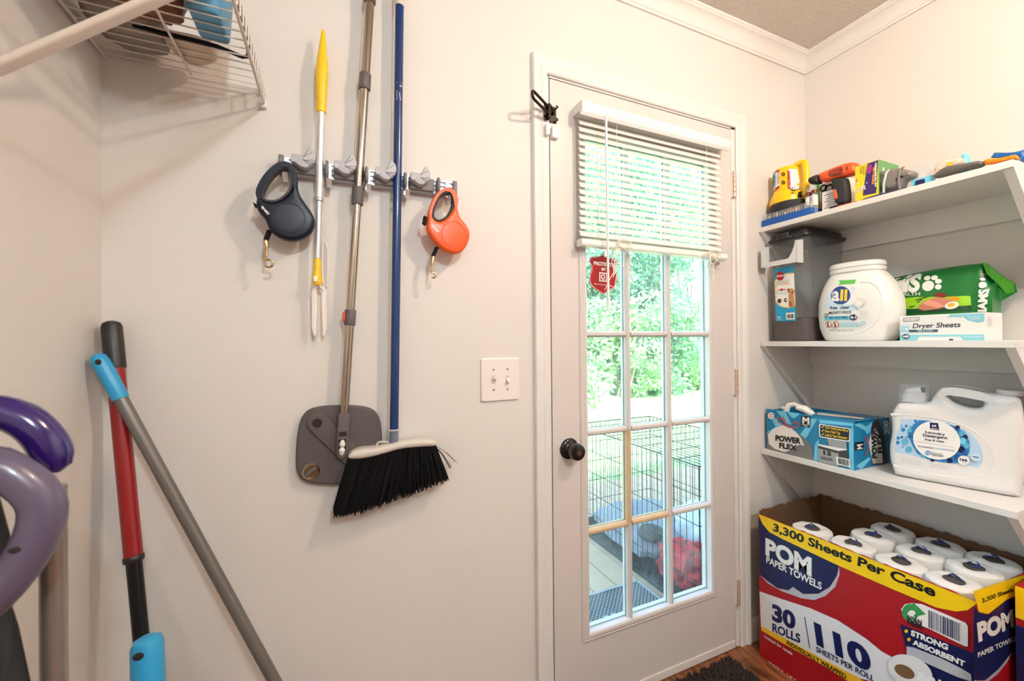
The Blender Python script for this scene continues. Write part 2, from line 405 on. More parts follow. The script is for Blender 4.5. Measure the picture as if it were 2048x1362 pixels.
def blob(c, r, seed=0, amp=.25, freq=3, n=28, k=18, e=2.2, floor=None):
    """a soft lumpy body such as folded cloth"""
    mb = MB().ell((0,0,0), (1,1,1), n, k)
    def fn(p):
        q = Vector([math.copysign(abs(x)**(2/e), x) for x in p]); d = 1+amp*(mnoise.noise(p*freq+Vector((seed*7.1, seed*3.3, seed)))+.5*mnoise.noise(p*freq*2.3+Vector((seed, 9, 2))))
        w = Vector((c[0]+q.x*r[0]*d, c[1]+q.y*r[1]*d, c[2]+q.z*r[2]*d))
        if floor is not None and w.z < floor: w.z = floor+.0005*(w.z-floor)
        return w
    return mb.xf(fn)

# ================================================================== the room
XL, XR, YB, YF, ZC = -.45, 1.915, 1.135, -2.2, 2.45
DX0, DX1, DZ = .606, 1.464, 2.064            # rough opening of the door
T = .14
def st(mb, name, m, **k):
    o = mb.build(name, m, **k); o['kind'] = 'structure'; return o
w = MB().box((XL-T, YB, -.1), (DX0, YB+T, ZC+.1)).box((DX1, YB, -.1), (XR+T, YB+T, ZC+.1)).box((DX0, YB, DZ), (DX1, YB+T, ZC+.1)).box((DX0, YB+.03, -.1), (DX1, YB+T, -.012))
st(w, 'wall_back', 'wall_paint', smooth=False)
st(MB().box((XL-T, YF, -.1), (XL, YB, ZC+.1)), 'wall_left', 'wall_paint', smooth=False)
st(MB().box((XR, YF, -.1), (XR+T, YB, ZC+.1)), 'wall_right', 'wall_paint', smooth=False)
st(MB().box((XL-T, YF-T, -.1), (XR+T, YF, ZC+.1)), 'wall_front', 'low_bounce_brown', smooth=False)
st(MB().box((XL, YF, ZC), (XR, YB, ZC+.1)), 'ceiling', 'ceiling_popcorn', smooth=False)
fl = st(MB().box((XL, YF, -.1), (XR, YB+.03, -.006)), 'floor', 'gap_dark', smooth=False)
# floor planks (each a piece of its own)
pw, pl = .152, .92; first = {}
nx = int((XR-XL)/pw)+1
for i in range(nx):
    x0 = XR-(i+1)*pw; x1 = XR-i*pw-.0018; x0 = max(x0, XL); y = YB+.028-((i*37) % 10)/10*pl
    ys = [YB+.028]+([y] if y < YB else []); 
    while ys[-1] > YF: ys.append(max(YF, ys[-1]-pl))
    for a, b in zip(ys, ys[1:]):
        if a-b < .01: continue
        MB().box((x0, b+.0018, -.006), (x1, a, 0)).build('floor_plank', 'vinyl_plank', fl, smooth=False)
# crown moulding, mitred at the corners
cp = [(0, -.070), (.007, -.070), (.009, -.062), (.012, -.060), (.014, -.053), (.011, -.050), (.013, -.046), (.018, -.034), (.026, -.023), (.036, -.016), (.041, -.014), (.041, -.009), (.046, -.006), (.048, 0), (0, 0)]
def crown(n, a, b, na, ma, mb_):
    """run along a wall from a to b; na is the wall's inward normal, ma and mb_ the mitre directions at both ends"""
    a = Vector(a); b = Vector(b); na = Vector(na); t = (b-a).normalized(); rs = []
    for p, sg, mt in ((a, 1, ma), (b, -1, mb_)):
        rs.append([p+na*d+t*(sg*d if mt else 0)+Vector((0, 0, ZC+h)) for d, h in cp])
    st(MB().rings(rs), n, 'trim_paint', ang=30)
crown('trim_1', (XL, YB, 0), (XR, YB, 0), (0, -1, 0), True, True)
crown('trim_2', (XR, YB, 0), (XR, YF, 0), (-1, 0, 0), True, True)
crown('trim_3', (XL, YF, 0), (XL, YB, 0), (1, 0, 0), True, True)
# baseboards
def base(n, lo, hi, nrm):
    (x0, y0), (x1, y1) = lo, hi; d = Vector(nrm); pr = [(0, 0), (.013, 0), (.013, .062), (.009, .074), (.006, .084), (0, .088)]
    st(MB().rings([[Vector((x, y, h))+d*o for o, h in pr] for x, y in (lo, hi)]), n, 'baseboard_paint', smooth=False)
base('baseboard_back', (XL, YB), (.572, YB), (0, -1, 0)); base('baseboard_back.001', (1.524, YB), (XR, YB), (0, -1, 0))
base('baseboard_right', (XR, YB), (XR, YF), (-1, 0, 0)); base('baseboard_left', (XL, YF), (XL, YB), (1, 0, 0))
# door casing: a moulded profile swept up, over and down with mitred corners
prof = [(0, 0), (0, -.009), (.004, -.012), (.018, -.013), (.024, -.010), (.030, -.012), (.042, -.017), (.050, -.017), (.053, -.013), (.054, 0)]
ix0, ix1, iz = .618, 1.466, 2.054
rs = [[Vector((ix0-d, YB+h, 0)) for d, h in prof], [Vector((ix0-d, YB+h, iz+d)) for d, h in prof], [Vector((ix1+d, YB+h, iz+d)) for d, h in prof], [Vector((ix1+d, YB+h, 0)) for d, h in prof]]
st(MB().rings(rs), 'trim_4', 'trim_paint', ang=25)
# jambs and stop behind the leaf
jb = MB().box((DX0, YB-.002, 0), (.6255, YB+T, DZ)).box((1.4445, YB-.002, 0), (DX1, YB+T, DZ)).box((DX0, YB-.002, 2.048), (DX1, YB+T, DZ))
jb.box((.6255, 1.175, 0), (.640, 1.19, 2.0455)).box((1.430, 1.175, 0), (1.4445, 1.19, 2.0455)).box((.6255, 1.175, 2.031), (1.4445, 1.19, 2.0455))
st(jb, 'trim_5', 'trim_paint', smooth=False)
st(MB().box((.6256, 1.141, .012), (.6300, 1.150, 2.0479)).box((1.4405, 1.141, .012), (1.4444, 1.150, 2.0479)).box((.6300, 1.141, 2.0425), (1.4405, 1.150, 2.0479)), 'door_gap_shade', 'gap_dark', smooth=False)  # dark filler in the gaps around the leaf, stands in for their shade
st(MB().box((.6255, 1.130, -.006), (1.4445, YB+T+.03, .006)).box((.6255, 1.15, .006), (1.4445, 1.19, .012)), 'trim_6', 'threshold_metal', smooth=False)

# ------------------------------------------------------------------ the glazed door (leaf face at Y = 1.132)
door = structure('door_1', (1.035, 1.15, .012)); door['label'] = 'white glazed back door with fifteen panes'
y0, y1 = 1.132, 1.167; lx0, lx1, lz0, lz1 = .629, 1.441, .014, 2.0435
gx0, gx1, gz0, gz1 = .754, 1.314, .254, 1.890            # glazed opening
for a, b in ((lx0, gx0), (gx1, lx1)): MB().box((a, y0, lz0), (b, y1, lz1)).build('stile', 'door_paint', door, smooth=False)
MB().box((gx0, y0, lz0), (gx1, y1, gz0)).build('rail', 'door_paint', door, smooth=False)
MB().box((gx0, y0, gz1), (gx1, y1, lz1)).build('rail', 'door_paint', door, smooth=False)
MB().box((.634, 1.128, .004), (1.436, 1.134, .030)).build('door_sweep', 'trim_paint', door, smooth=False)
# moulded glazing frame
gp = [(0, .012), (0, -.004), (.004, -.008), (.012, -.009), (.018, -.006), (.022, -.007), (.027, -.004), (.029, 0)]
def gframe(yo, sg, n):
    loops = []
    for d, h in gp: loops.append([Vector((gx0+.004-d, yo+h*sg, gz0+.004-d)), Vector((gx1-.004+d, yo+h*sg, gz0+.004-d)), Vector((gx1-.004+d, yo+h*sg, gz1-.004+d)), Vector((gx0+.004-d, yo+h*sg, gz1-.004+d))])
    MB().rings(loops, False, False).build(n, 'door_paint', door, smooth=False)
gframe(y0, 1, 'glazing_frame'); gframe(y1, -1, 'glazing_frame')
nc, nr = 3, 5; gx = [gx0, .931, 1.116, gx1]; pz = (gz1-gz0)/nr
def muntin(a, b, wd, yo, sg):
    a = Vector(a); b = Vector(b); s = Vector((0, 0, 1)).cross((b-a).normalized()) if abs((b-a).normalized().z) < .5 else Vector((1, 0, 0))
    if abs((b-a).normalized().z) < .5: s = Vector((0, 0, 1))
    q = [(-.5, .016), (-.5, .010), (-.36, .004), (-.18, .000), (.18, .000), (.36, .004), (.5, .010), (.5, .016)]
    return [[p+s*(wd*x)+Vector((0, sg*h, 0)) for x, h in q] for p in (a, b)]
for i in range(1, nc):
    for j in range(nr):
        x = gx[i]; za, zb = gz0+pz*j, gz0+pz*(j+1); bare = (i == 1 and j == 1)
        MB().rings(muntin((x, y0-.002, za), (x, y0-.002, zb), .021, y0, 1)).rings(muntin((x, y1+.002, za), (x, y1+.002, zb), .021, y1, -1)).build('muntin', 'bare_wood' if bare else 'door_paint', door, ang=30, label='upright muntin with the paint worn to bare wood' if bare else None)
for j in range(1, nr):
    z = gz0+pz*j
    for i in range(nc):
        a, b = gx[i]+(.0105 if i else 0), gx[i+1]-(.0105 if i < 2 else 0)
        bare = (j == 1 and i < 2)
        MB().rings(muntin((a, y0-.001, z), (b, y0-.001, z), .021, y0, 1)).rings(muntin((a, y1+.001, z), (b, y1+.001, z), .021, y1, -1)).build('muntin', 'bare_wood' if bare else 'door_paint', door, ang=30, label='muntin with the paint worn to bare wood' if bare else None)
for j in range(nr):
    for i in range(nc):
        MB().box((gx[i]+.003, 1.1475, gz0+pz*j+.003), (gx[i+1]-.003, 1.1515, gz0+pz*(j+1)-.003)).build('pane', 'pane_glass', door, smooth=False)
# hinges
for z in (1.825, 1.046, .218):
    h = MB().box((1.4405, 1.1275, z-.05), (1.4565, 1.1325, z+.05)).build('hinge', 'trim_paint', door, smooth=False)
    for k in range(5): MB().cyl((1.451, 1.124, z-.05+.0202*k), (1.451, 1.124, z-.05+.0202*k+.0188), .0068, n=14).build('knuckle', 'hinge_worn', h)
    MB().cyl((1.451, 1.124, z+.051), (1.451, 1.124, z+.057), .005, .003, n=12).build('pin_tip', 'trim_paint', h)
# knob with rose
kx, kz = .688, .868
k = MB().lathe([(.002, 0), (.033, 0), (.034, .003), (.032, .007), (.026, .010), (.018, .012), (.014, .016), (.0125, .026), (.014, .030), (.023, .034), (.0265, .041), (.027, .050), (.024, .057), (.017, .060), (.010, .0605), (.002, .0605)], (kx, y0, kz), (0, -1, 0), 32).build('knob', 'knob_black', door)
MB().lathe([(.001, 0), (.0075, 0), (.0075, .002), (.001, .0022)], (kx, y0-.0602, kz), (0, -1, 0), 20).build('key_cylinder', 'brass_key', k)
MB().box((kx-.0008, y0-.0632, kz-.004), (kx+.0008, y0-.062, kz+.004)).build('keyway', 'gap_dark', k, smooth=False)
MB().box((.6262, 1.136, .835), (.629, 1.160, .895)).build('latch_plate', 'threshold_metal', door, smooth=False)

# unseen outer wall and overhead slab, added to keep the sun off the deck
st(MB().box((-4, YB, -.45), (XL-T, YB+T, 2.55)).box((XR+T, YB, -.45), (6, YB+T, 2.55)), 'wall_sun_block', 'trim_paint', smooth=False)
st(MB().box((-4, -6, 2.56), (6, 1.78, 2.64)), 'roof_sun_block', 'trim_paint', smooth=False)

DEC={}
DEC['case_front']='''p|navy|-10647 5272 -10285 4940 -9761 4905 -7954 4946 -7936 4774 -7999 4447 -8208 3969 -8552 3554 -9049 3265 -9390 3323 -9554 3112 -9935 2973 -10306 3033 -10648 3119
p|silver|-10648 3098 -10306 3022 -9935 2963 -9554 3102 -9390 3313 -9049 3255 -8552 3544 -8200 3964 -7991 4442 -7932 4767 -7910 4538 -8043 4059 -8338 3595 -8687 3255 -9098 3081 -9781 2945 -10306 2948
p|yellow|-10673 5531 -4833 5813 -4872 5329 -5014 5108 -5222 4954 -5604 4830 -6511 4807 -7956 4796 -9762 4864 -10232 4910 -10503 5115
p|white|-10643 2466 -9784 2658 -8824 2902 -7973 3009 -7212 2923 -6828 2802 -6529 2805 -6274 2825 -6280 2100 -7596 1476 -8401 1411 -9799 1260 -10601 1159
p|gold|-10601 1159 -9798 1280 -8401 1435 -7482 1562 -6873 1598 -6875 1387 -7485 1253 -8403 1223 -9801 1054 -10575 1005
t|black|-10092 5032 -5625 5107 -10068 5302|3,300 Sheets Per Case|0.035
t|paper|-10388 4022 -8759 4041 -10382 4592|POM|0.05
t|paper|-10364 3716 -8451 3733 -10350 3950|PAPER TOWELS|0.03
t|navy|-10158 1701 -9309 1856 -10163 2247|30|0.05
t|navy|-10152 1261 -9151 1491 -10149 1550|ROLLS|0.03
p|navy|-9013 2481 -8849 1499 -8827 1519 -8990 2499
t|navy|-8622 1837 -7061 1996 -8704 2468|110|0.05
t|navy|-8638 1551 -7010 1754 -8636 1719|SHEETS PER ROLL|0.02
t|black|-9624 1133 -7760 1274 -9607 1285|INDIVIDUALLY WRAPPED|0.02
t|paper|-10466 820 -9430 864 -10453 934|Limited for resale|0.01
t|paper|-10311 -79 -9318 -19 -10299 45|30 ROLLS - 2-PLY|0.01
p|navy|-6375 3902 -4882 4093 -4891 2892 -5916 2072 -6209 3110
p|paper|-5893 4760 -5042 4777 -4997 4715 -5001 4190 -5073 4160 -5767 4169 -6200 4111 -6293 4173 -6349 4341 -6259 4546 -6103 4665
e|green|-6143 4377 -5954 4490 -6145 4130
e|paper|-6112 4344 -6021 4399 -6113 4232
p|green|-6073 4702 -5807 4529 -6092 4277 -6008 4473 -6151 4507
t|black|-6216 4121 -5898 4163 -6214 4261|SCAN|0.04
t|black|-6201 4023 -5899 4058 -6200 4143|HERE|0.04
p|navy|-5753 4680 -5738 4681 -5742 4198 -5758 4197
p|navy|-5727 4681 -5718 4681 -5722 4199 -5731 4198
p|navy|-5700 4682 -5684 4683 -5688 4200 -5704 4200
p|navy|-5673 4683 -5665 4684 -5669 4202 -5677 4201
p|navy|-5647 4684 -5638 4685 -5642 4203 -5651 4203
p|navy|-5621 4686 -5612 4686 -5616 4205 -5625 4204
p|navy|-5587 4687 -5572 4688 -5576 4207 -5591 4206
p|navy|-5547 4689 -5539 4689 -5543 4209 -5551 4208
p|navy|-5514 4690 -5499 4691 -5503 4211 -5518 4210
p|navy|-5475 4692 -5466 4692 -5470 4213 -5479 4212
p|navy|-5456 4693 -5432 4694 -5436 4215 -5460 4213
p|navy|-5422 4694 -5406 4695 -5410 4216 -5426 4215
p|navy|-5383 4696 -5359 4697 -5363 4219 -5386 4217
p|navy|-5348 4697 -5334 4698 -5338 4220 -5352 4219
p|navy|-5317 4699 -5293 4700 -5297 4222 -5321 4221
p|navy|-5283 4700 -5260 4701 -5264 4224 -5287 4223
p|navy|-5243 4702 -5228 4702 -5232 4226 -5247 4225
p|navy|-5212 4703 -5197 4704 -5201 4228 -5216 4227
p|navy|-5174 4705 -5160 4705 -5163 4230 -5178 4229
p|navy|-5143 4706 -5135 4706 -5139 4231 -5147 4231
p|silver|-6222 3380 -6053 3455 -5504 3548 -5104 3558 -4939 3535 -4928 3357 -5184 3280 -5906 3186 -6147 3114 -6139 2289 -6232 2217
e|gold|-6225 3805 -6184 3831 -6225 3753
e|gold|-6168 3607 -6128 3634 -6168 3556
t|paper|-6126 3761 -5365 3858 -6116 3906|STRONG|0.05
t|paper|-6089 3530 -5046 3654 -6082 3664|ABSORBENT|0.05
e|white|-6166 2724 -5696 2786 -6308 2238
e|cardboard|-6275 2624 -6058 2636 -6339 2428
t|paper|-6063 2268 -5431 2423 -5969 2810|POM|0.05'''
DEC['case_side']='''p|yellow|14662 5766 16636 5575 17707 5463 17693 4974 16558 5066 15446 4981 14928 5175
p|navy|14653 5406 14928 5162 15445 4968 16558 5052 17693 4960 17653 3568 16515 3496 16008 3384 15227 3344 14606 3554
p|silver|14606 3554 15227 3344 16008 3384 16515 3496 16975 3632 16512 3386 15944 3269 15460 3265 14604 3456
t|paper|14882 4457 16993 4247 14808 4896|POM|0.06
t|paper|14843 4052 17114 3816 14818 4177|PAPER TOWELS|0.03
t|black|15105 5364 18410 5060 15079 5476|3,300 Sheets Per Case|0.03'''
DEC['bagbox_front']='''p|sky|-11071 9006 -10810 8964 -10477 8630 -10730 8440
p|sky|-10807 9290 -10442 9304 -10203 8819 -10420 8835
p|sky|-11182 8350 -10814 8622 -10729 8554 -11169 8121
p|sky|-10388 9298 -9884 9303 -10095 9084 -10201 9094
p|sky|-9483 9188 -9289 9195 -9690 8382 -9892 8500
p|sky|-9242 9190 -8152 9244 -8153 9147 -9195 9056
p|sky|-9371 8242 -9249 8476 -9185 7691 -9425 7653
p|sky|-8280 8977 -8153 9147 -8146 7652 -8293 7659
p|foil|-11169 8121 -11138 8301 -10901 8520 -10559 8726 -10448 8705 -10152 8665 -9892 8500 -9690 8382 -9469 8114 -9425 7640 -10110 7583 -10825 7570 -11174 7628
p|bagwhite|-11153 8240 -10901 8549 -10531 8745 -10205 8682 -9995 8532 -9842 8349 -9743 8103 -9896 8122 -10322 7777 -10486 7695 -10880 7727 -11112 7874
p|redor|-10357 8725 -10716 8856 -10736 8817 -10376 8688
p|redor|-10706 8843 -10733 9036 -10772 9024 -10746 8830
p|redor|-10762 9011 -10511 8913 -10492 8951 -10743 9049
p|redor|-10517 8918 -10355 8698 -10323 8725 -10485 8946
p|redor|-10328 8698 -10085 8935 -10107 8961 -10351 8725
p|redor|-10101 8929 -9919 8907 -9908 8945 -10091 8967
p|redor|-9930 8932 -10009 8755 -9977 8744 -9898 8921
p|redor|-9993 8769 -10339 8703 -10340 8665 -9993 8731
p|redor|-10402 8846 -10509 9105 -10545 9085 -10438 8825
e|paper|-11006 9037 -10872 9058 -11008 8904
e|redor|-11006 9037 -10930 9049 -11007 8956
e|paper|-11006 9037 -10959 9044 -11007 8985
p|black|-9833 9236 -9507 9249 -9524 8833 -9850 8830
t|paper|-9798 8961 -9547 8971 -9791 9184|M|0.05
t|paper|-9816 8890 -9540 8904 -9816 8922|MEMBERS|0.02
t|paper|-9761 8847 -9610 8854 -9761 8879|MARK|0.02
t|black|-10825 8081 -9857 8158 -10823 8286|POWER|0.04
t|black|-10686 7824 -9989 7871 -10678 8014|FLEX|0.04
p|paper|-9196 9035 -8258 9054 -8228 8987 -8241 8645 -8284 8582 -9177 8556 -9219 8612 -9215 8988
p|black|-9160 9005 -8280 9021 -8255 8970 -8268 8658 -8305 8618 -9153 8595 -9181 8633 -9177 8969
t|yellow|-9010 8911 -8291 8921 -9009 8992|Now Holds Even More|0.025
p|paper|-9133 8931 -9105 8906 -9091 8923 -9119 8948
p|paper|-9090 8910 -9036 9002 -9051 9011 -9106 8919
t|yellow|-9011 8778 -8528 8789 -9010 8859|Extra Thick Top|0.025
p|paper|-9134 8797 -9106 8772 -9093 8789 -9120 8814
p|paper|-9092 8776 -9037 8869 -9052 8878 -9107 8785
t|yellow|-9012 8645 -8315 8667 -9011 8727|Leak & Tear Resistant|0.025
p|paper|-9135 8663 -9107 8638 -9094 8655 -9122 8681
p|paper|-9093 8642 -9039 8735 -9054 8744 -9108 8651
p|metalg|-8944 8567 -8348 8572 -8329 8283 -8878 8303
p|paper|-9238 8298 -8878 8303 -8329 8320 -8298 8242 -8567 8177 -9239 8241
p|dkgrey|-9239 8235 -8578 8199 -8308 8301 -8309 8203 -8578 8109 -9240 8142
p|metalg|-9240 8142 -8578 8109 -8583 7664 -9221 7643
p|dkgrey|-8578 8109 -8309 8203 -8290 7952 -8580 7975
t|black|-9065 7966 -8813 7965 -9075 8104|13|0.05
t|black|-9148 7816 -8781 7835 -9148 7868|GALLON|0.03
t|black|-9149 7765 -8759 7791 -9149 7803|KITCHEN BAGS|0.02
p|paper|-8657 7985 -8231 8004 -8229 7725 -8637 7711
p|black|-8598 7955 -8586 7955 -8577 7751 -8590 7751
p|black|-8580 7956 -8572 7956 -8564 7752 -8572 7751
p|black|-8567 7956 -8563 7957 -8555 7752 -8559 7752
p|black|-8557 7957 -8549 7957 -8542 7753 -8550 7752
p|black|-8540 7958 -8528 7958 -8521 7754 -8533 7753
p|black|-8519 7959 -8511 7959 -8505 7754 -8513 7754
p|black|-8498 7960 -8490 7960 -8485 7755 -8493 7755
p|black|-8478 7961 -8474 7961 -8469 7756 -8473 7756
p|black|-8468 7961 -8464 7962 -8460 7756 -8464 7756
p|black|-8455 7962 -8443 7963 -8439 7757 -8451 7757
p|black|-8437 7963 -8425 7964 -8422 7758 -8434 7757
p|black|-8416 7964 -8404 7965 -8401 7759 -8413 7758
p|black|-8391 7965 -8379 7966 -8377 7760 -8389 7759
p|black|-8367 7967 -8362 7967 -8361 7761 -8365 7760
p|black|-8354 7967 -8341 7968 -8341 7762 -8353 7761
p|black|-8333 7968 -8328 7969 -8328 7762 -8332 7762
p|black|-8316 7969 -8309 7970 -8309 7763 -8316 7763
p|black|-8300 7970 -8288 7971 -8289 7764 -8300 7763
p|black|-8282 7971 -8270 7972 -8272 7765 -8284 7764'''
DEC['bagbox_side']='''p|sky|16196 9203 16530 9222 17212 8964 17122 8824
p|sky|16294 7794 17019 7996 17192 7926 16584 7635
p|sky|16781 9029 17261 9208 17258 9084 16948 8792
p|dkgrey|17260 9158 17661 9274 18056 8581 18220 7597 17232 7723 17114 8430
p|bagwhite|17210 8865 17477 8965 17826 8504 17901 7688 17276 7742 17029 8488
p|black|16185 8602 16730 8581 16724 8289 16200 8324
t|paper|16643 8505 16649 8334 16349 8512|M|0.05
t|black|17522 7898 17498 8938 17236 7945|POWER|0.05
t|black|17908 8041 17809 8783 17615 8062|FLEX|0.05
p|redor|16711 8784 17005 8434 17051 8443 16756 8793
p|redor|17009 8718 16833 8515 16880 8498 17057 8701
p|redor|16831 8456 16956 8221 17005 8224 16880 8460
p|redor|16786 8067 17005 8287 16959 8305 16740 8085
t|paper|18311 8670 18251 9148 18022 8711|200|0.03'''
DEC['jug']='''p|ltblue|113 9541 497 9565 934 9563 1213 9518 1444 9426 1594 9309 1704 9147 1785 8940 1825 8699 1809 8502 1735 8347 1321 8379 1005 8337 444 8407 -54 8432 -16 8929 54 9219
e|blue|432 9511 470 9516 431 9459
e|blue|216 9321 251 9326 216 9274
e|blue|144 9193 193 9201 143 9129
e|blue|422 9368 474 9376 421 9299
e|blue|29 8906 70 8913 29 8853
e|blue|17 8755 62 8764 16 8696
e|teal|220 8955 255 8961 219 8908
e|teal|185 8811 269 8827 184 8701
e|teal|272 8584 351 8599 271 8479
e|navy|115 8946 142 8950 115 8911
e|teal|139 8643 166 8648 139 8608
e|teal|321 9307 348 9311 321 9272
e|teal|111 9311 134 9314 111 9281
p|blue|518 9556 770 9569 1055 9552 1329 9464 1500 9279 1564 9066 1562 8784 1494 8545 1282 8370 1005 8345 698 8372 467 8502 339 8779 254 9129 387 9393
e|teal|1424 9295 1489 9306 1423 9208
e|navy|1480 9191 1533 9201 1480 9120
e|sky|1432 9069 1504 9083 1431 8972
e|teal|1497 8940 1561 8953 1497 8854
e|navy|1401 8808 1477 8824 1400 8706
e|blue2|1467 8708 1524 8720 1467 8632
e|blue2|1322 8564 1399 8581 1322 8462
e|navy|1165 8430 1224 8443 1165 8352
e|navy|1329 9456 1376 9463 1329 9394
e|teal|594 8469 657 8482 594 8388
e|navy|802 8380 852 8390 802 8316
e|sky|1134 9506 1182 9513 1134 9444
e|teal|299 9197 351 9205 298 9131
e|blue2|308 9016 356 9024 308 8956
e|teal|1212 9403 1251 9409 1212 9351
e|paper|879 8992 1374 8904 776 8406
p|navy|749 9521 930 9525 953 9303 754 9315
p|paper|801 9470 835 9431 883 9474 888 9395 841 9417 806 9382
t|paper|779 9328 932 9323 779 9358|MEMBERS|0.02
t|ink|653 9180 1076 9164 653 9248|Laundry|0.03
t|ink|599 9067 1121 9065 600 9144|Detergent|0.03
t|ink|640 8949 1060 8949 641 9014|free & clear|0.02
p|silver|447 8878 1266 8842 1267 8853 449 8890
t|ink|479 8721 836 8719 479 8757|HE DETERGENT|0.02
t|blue|856 8723 1266 8724 857 8759|CONCENTRATED|0.01
t|ink|763 8587 1031 8590 763 8610|DERMATOLOGIST|0
t|ink|762 8504 1037 8503 767 8570|TESTED|0.01
e|blue|700 8571 754 8582 699 8500
e|paper|700 8571 736 8578 700 8526
p|blue|669 8556 731 8568 731 8586 669 8573
p|blue|694 8614 693 8525 706 8528 707 8617
e|paper|1447 8506 1562 8507 1433 8368
t|ink|1370 8481 1522 8480 1370 8552|166|0.05
t|ink|1398 8424 1503 8428 1398 8444|LOADS|0.02
e|paper|1682 8636 1772 8631 1669 8534
e|ltblue|1682 8636 1754 8632 1672 8557
p|navy|1625 8646 1754 8640 1757 8662 1628 8669
t|silver|739 8233 1124 8219 739 8277|Hypoallergenic|0
t|silver|738 8144 1094 8154 739 8188|Gentle on skin|0
p|silver|91 8313 549 8260 551 8269 93 8322
p|silver|91 8263 592 8222 593 8231 92 8273
p|silver|90 8214 549 8164 550 8174 92 8223
p|silver|90 8165 591 8126 592 8135 92 8174'''
DEC['tub']='''p|paleblue|-9118 13397 -8819 13476 -8298 13325 -8124 13310 -7998 13149 -8300 13096 -9084 13233
p|paleblue|-8983 13705 -8886 13853 -8819 13476 -9008 13521
p|paleblue|-8227 13928 -8119 13864 -8207 13672
p|green2|-8731 14136 -8661 14213 -8117 14161 -8150 14014 -8651 14039
p|leafgreen|-8604 14184 -8138 14144 -8165 14034 -8616 14056
e|paper|-8662 14119 -8620 14113 -8662 14067
e|royal|-8563 13660 -8256 13627 -8566 13338
t|paper|-8837 13504 -8587 13475 -8833 13979|a|0.03
t|yellow|-8560 13478 -8474 13470 -8557 13846|l|0.035
t|yellow|-8434 13466 -8350 13458 -8431 13838|l|0.035
t|ink|-8892 13197 -8267 13170 -8891 13311|free  clear|0.01
t|black|-8941 13023 -8231 13002 -8941 13111|MIGHTY PACS|0.02
p|cyan|-9111 12927 -8966 12945 -8236 12914 -8172 12834 -8270 12789 -9112 12811
t|ink|-8919 12849 -8336 12830 -8918 12929|BIO ENZYMES|0.02
e|ink|-8167 12859 -8056 12853 -8168 12753
t|paper|-8255 12818 -8082 12816 -8254 12910|4-1|0.04
p|dkgrey|-9090 13046 -8994 13045 -8995 12920 -9091 12917
e|paper|-9042 12981 -9014 12980 -9043 12944
e|redor|-8974 12645 -8869 12640 -8975 12528
e|paper|-8974 12645 -8888 12641 -8975 12549
p|black|-9016 12734 -8963 12719 -8955 12559 -9008 12555
p|redor|-9045 12717 -8913 12565 -8903 12576 -9035 12728
e|redor|-8722 12634 -8621 12630 -8723 12519
e|paper|-8722 12634 -8639 12631 -8723 12540
p|black|-8763 12723 -8712 12707 -8704 12550 -8755 12546
p|redor|-8791 12705 -8663 12556 -8653 12567 -8781 12716
p|cyan|-8572 12681 -8045 12665 -8045 12678 -8572 12694
p|cyan|-8572 12648 -8028 12632 -8028 12644 -8572 12660
p|cyan|-8573 12614 -8012 12599 -8012 12611 -8573 12627
p|cyan|-8573 12580 -7995 12565 -7995 12578 -8573 12593
p|cyan|-8573 12546 -7978 12532 -7978 12545 -8573 12559
e|cyan|-7894 12662 -7831 12659 -7894 12607
e|paper|-7894 12662 -7852 12660 -7894 12627
p|silver|-7978 13017 -7750 13011 -7750 13023 -7978 13029
p|silver|-7979 12927 -7751 12922 -7751 12935 -7979 12939
p|silver|-7980 12837 -7752 12834 -7752 12846 -7980 12849
t|ink|-8935 12404 -8747 12404 -8935 12465|60 PACS|0
t|ink|-8701 12398 -8198 12400 -8700 12450|2 LB 9 OZ 1.2 kg|0
p|pack|-8016 13538 -7911 13478 -7788 13342 -7903 13241 -7977 13135 -8072 13230 -8200 13329 -8081 13407
e|paper|-7986 13336 -7902 13328 -7987 13251'''
DEC['bag']='''p|lime|-7910 13501 -7085 13502 -6408 13444 -5939 13427 -5901 13391 -5888 13132 -6575 13100 -7913 13132
p|dkgreen|-7913 13132 -6575 13100 -5881 13120 -5882 12960 -7915 12959
t|paper|-8376 13763 -7057 13716 -8371 14313|IAMS|0.05
e|paper|-6852 13846 -6705 13827 -6853 13674
e|paper|-6905 14118 -6822 14106 -6905 14040
e|paper|-6725 14103 -6644 14092 -6726 14021
e|paper|-6617 13968 -6538 13957 -6618 13891
e|paper|-6605 13781 -6529 13771 -6606 13695
t|paper|-8720 13632 -7032 13555 -8719 13736|PROACTIVE HEALTH|0.01
p|meatred|-6671 13562 -6521 13601 -6423 13535 -6384 13441 -6473 13417 -6655 13469
p|ham|-7089 13117 -6981 13295 -6808 13394 -6638 13445 -6409 13377 -6249 13295 -6411 13132 -6542 13075 -6914 13035
p|meatpink|-6982 13271 -6808 13382 -6606 13283 -6411 13132 -6608 13103
p|orangec|-6376 13429 -6138 13416 -6116 13282 -6249 13295
e|paper|-6282 13154 -6131 13186 -6266 13041
e|egg|-6290 13170 -6205 13188 -6281 13109
p|dkbrown|-7283 13164 -7139 13199 -7144 13231 -7289 13196
p|dkbrown|-7118 13385 -6838 13473 -6845 13504 -7126 13417
p|dkbrown|-7079 13291 -6973 13397 -6988 13424 -7095 13317
p|dkbrown|-6759 13007 -6525 13013 -6526 13045 -6760 13039
t|paper|-5575 12906 -5548 13585 -5742 12918|IAMS|0.05
e|paper|-5662 13725 -5593 13716 -5663 13628
e|paper|-5668 13906 -5622 13899 -5668 13855
e|paper|-5660 14031 -5619 14025 -5660 13985
t|paper|-7528 13012 -7370 13032 -7528 13079|with|0.01'''
